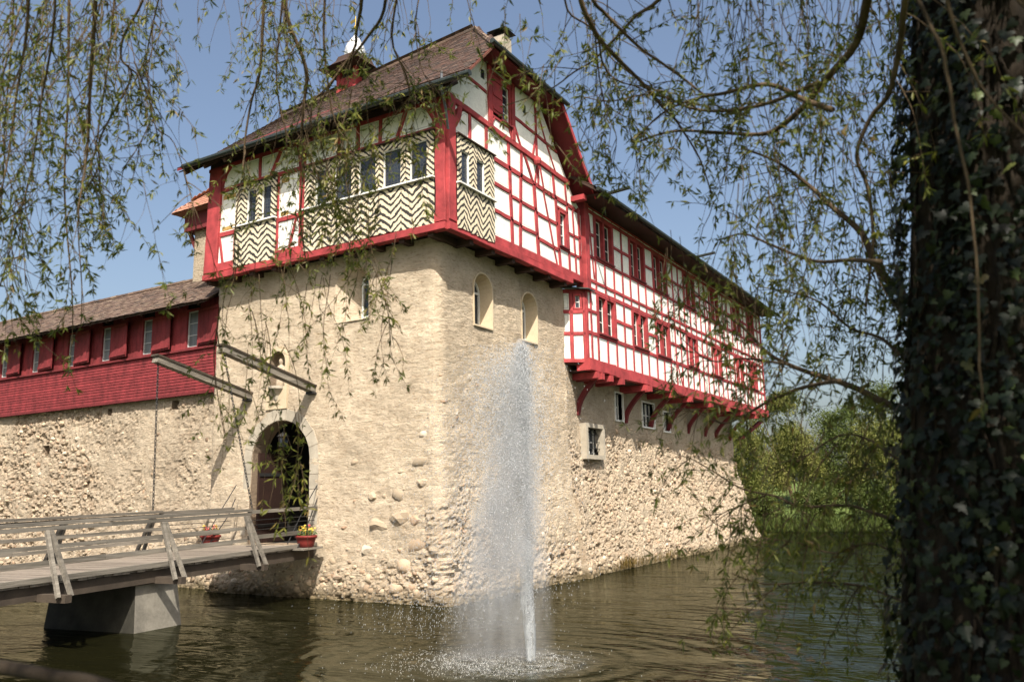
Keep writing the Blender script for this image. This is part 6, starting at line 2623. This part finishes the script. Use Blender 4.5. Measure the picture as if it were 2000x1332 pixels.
def willow_crown():
    """the mass of the crown: hanging foliage above and behind the viewer, real leaves that shade trunk and bank"""
    rnd = np.random.default_rng(99)
    f2 = np.array([.858, .513, 0]); r2 = np.array([.513, -.858, 0])
    P = []
    for _ in range(230):
        f, l, z = rnd.uniform(-9.0, 0.6), rnd.uniform(-1.5, 8.0), rnd.uniform(5.6, 10.5)
        if z < 4.2 + .9 * max(0, f + 1):
            z = 4.2 + .9 * max(0, f + 1) + rnd.random() * 2
        c = f2 * f + r2 * l + np.array([0, 0, z])
        q = leaf_blob(c, (.95, .95, .8), 130, rnd, 1.1)
        P.append(q)
    # extra leaves out of view, massed towards the sun to shade the trunk
    for _ in range(130):
        f, l, z = rnd.uniform(-4.2, 1.4), rnd.uniform(.4, 4.6), rnd.uniform(4.8, 8.8)
        P.append(leaf_blob(f2 * f + r2 * l + np.array([0, 0, max(z, 4.6 + .9 * max(0, f + .5))]), (.8, .8, .7), 150, rnd, .8))
    P = np.concatenate(P)
    D = rnd.normal(size=P.shape); D[:, 2] -= .9
    L = .10 + .07 * rnd.random(len(P))
    o = link('crown', leaves_mesh('crown', P, D, L, L * .30, rnd.random(len(P)) * .7, 'willow_leaf'), WILLOW)
    # limbs carrying it
    top = trunk_axis(7.6)
    for (f, l, z) in ((-5, -3, 9), (-2, -5, 8.5), (1.2, -4, 7.4), (-6, 4, 9), (-3, 1, 10), (0, 6, 9), (1.5, 2, 8)):
        e = Vector(f2 * f + r2 * l) + Vector((0, 0, z))
        mid = (top + e) / 2 + Vector((0, 0, 1.0))
        m = MB(); m.tube(smooth_path([top, mid, e], 6), [.20 - .15 * i / 12 for i in range(13)], 8)
        m.build('limb', 'bark', WILLOW, smooth=True)


willow_crown()
V, Fq = np.concatenate(TWIG_V), np.concatenate(TWIG_F)
tw = link('twigs', fast_mesh('twigs', V, Fq, 'twig', smooth=True), WILLOW); tw['kind'] = 'stuff'
lv = link('leaves', leaves_mesh('leaves', np.array(LEAF_P), np.array(LEAF_D), np.array(LEAF_L), np.array(LEAF_W), np.array(LEAF_C), 'willow_leaf'), WILLOW); lv['kind'] = 'stuff'


# ------------------------------------------------------------------ ivy on the trunk
def ivy():
    T = thing('ivy', 'dark glossy ivy climbing the willow trunk, a few brighter new leaves among them', 'ivy', (TR.x - .4, TR.y - .2, ground_height(TR.x, TR.y)))
    rnd = np.random.default_rng(31)
    # five-lobed leaf in its own plane: x across, y to the tip
    half = [(0, 0), (.16, -.16), (.42, -.10), (.52, .12), (.34, .26), (.40, .52), (.20, .54), (0, 1.0)]
    out = half + [(-x, y) for x, y in half[-2:0:-1]]
    ov = np.array([(x, y - .15, -.10 * abs(x) - .12 * max(0, y - .5)) for x, y in out])
    ctr = np.array([[0, .3, .03]])
    LV = np.concatenate([ov, ctr])
    k = len(ov)
    LF = np.array([(i, (i + 1) % k, k) for i in range(k)])
    one = []
    for i in range(4):
        v = LV * np.array([1 + rnd.normal() * .12, 1 + rnd.normal() * .1, 1 + rnd.random()])
        one.append(fast_mesh('ivy_leaf', v, LF, 'ivy_one', smooth=True))
    toward = math.atan2(-TR.y, -TR.x)
    cand = []
    n = 12000
    for _ in range(n):
        z = rnd.uniform(.7, 7.2)
        da = rnd.normal(.0, .95)
        th = toward + da
        # the ivy is thickest on the left flank; the right shows more bark
        if abs(da) > 2.2: continue
        lat = math.sin(da)
        thin = .85 if lat < .12 else .22
        if mnoise.noise(Vector((th * 1.6, z * .8, 3))) < -.25 and lat > -.3: thin *= .35
        if rnd.random() > thin: continue
        p = trunk_point(th, z)
        nrm = np.array([math.cos(th), math.sin(th), .15 + .35 * rnd.random()]) + rnd.normal(size=3) * .38
        nrm /= np.linalg.norm(nrm)
        s = .022 + .034 * rnd.random() ** 1.5
        q = np.array(p) + np.array([math.cos(th), math.sin(th), 0]) * (rnd.uniform(.012, .08) + .12 * max(0, mnoise.noise(Vector((math.cos(th) * 1.5, math.sin(th) * 1.5, z * 1.3)))))
        down = np.array([0, 0, -1.0]) + rnd.normal(size=3) * .45
        yv = down - nrm * down.dot(nrm); yv /= np.linalg.norm(yv)
        xv = np.cross(yv, nrm)
        vis = s * max(0, math.cos(da)) * (1 if .9 < z < 5.2 else 0)
        cand.append((vis, s, q, xv, yv, nrm))
    cand.sort(key=lambda c: -c[0])
    Vs, Fs, Cs, off = [], [], [], 0
    for i, (vis, s, q, xv, yv, nrm) in enumerate(cand):
        s *= 1.15
        if i < 300:
            o = bpy.data.objects.new('ivy_leaf', one[i % 4])
            COL.objects.link(o)
            o.parent = T
            o.matrix_parent_inverse = Matrix.Translation(-wloc(T))
            o.matrix_basis = Matrix(((xv[0] * s, yv[0] * s, nrm[0] * s, q[0]), (xv[1] * s, yv[1] * s, nrm[1] * s, q[1]), (xv[2] * s, yv[2] * s, nrm[2] * s, q[2]), (0, 0, 0, 1)))
        else:
            Vs.append(LV @ (np.stack([xv, yv, nrm]) * s) + q)
            Fs.append(LF + off); off += len(LV)
            Cs.append(np.full(len(LV), rnd.random() ** 1.5))
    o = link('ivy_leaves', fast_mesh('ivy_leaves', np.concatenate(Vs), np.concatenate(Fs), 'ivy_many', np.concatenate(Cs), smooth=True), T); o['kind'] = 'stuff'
    for i in range(26):
        th = toward + rnd.uniform(-1.6, 1.4)
        z = rnd.uniform(.6, 2.5)
        pts = []
        while z < 7 and len(pts) < 40:
            p = trunk_point(th, z); c = trunk_axis(z)
            pts.append(p + (p - c).normalized() * .012)
            z += .13; th += rnd.normal() * .06
        m = MB(); m.tube(pts, [.014 - .009 * j / len(pts) for j in range(len(pts))], 5); m.build('ivy_stem', 'bark', T, smooth=True)


ivy()


def fallen_branch():
    a, b, c = at(-120, 1284, 1.9), at(90, 1318, 1.8), at(260, 1362, 1.7)
    e = at(520, 1560, 1.6)
    m = MB(); pts = smooth_path([a, b, c, e], 6)
    m.tube(pts, [0.017 - .006 * i / len(pts) + .001 * math.sin(i * 1.7) for i in range(len(pts))], 8)
    o = m.build('dead_branch', 'bark', None, smooth=True)
    tag(o, 'bare dead branch leaning over the near bank, out of focus at the bottom left', 'branch')


fallen_branch()

for o in bpy.data.objects:
    if '_at' in o:
        del o['_at']
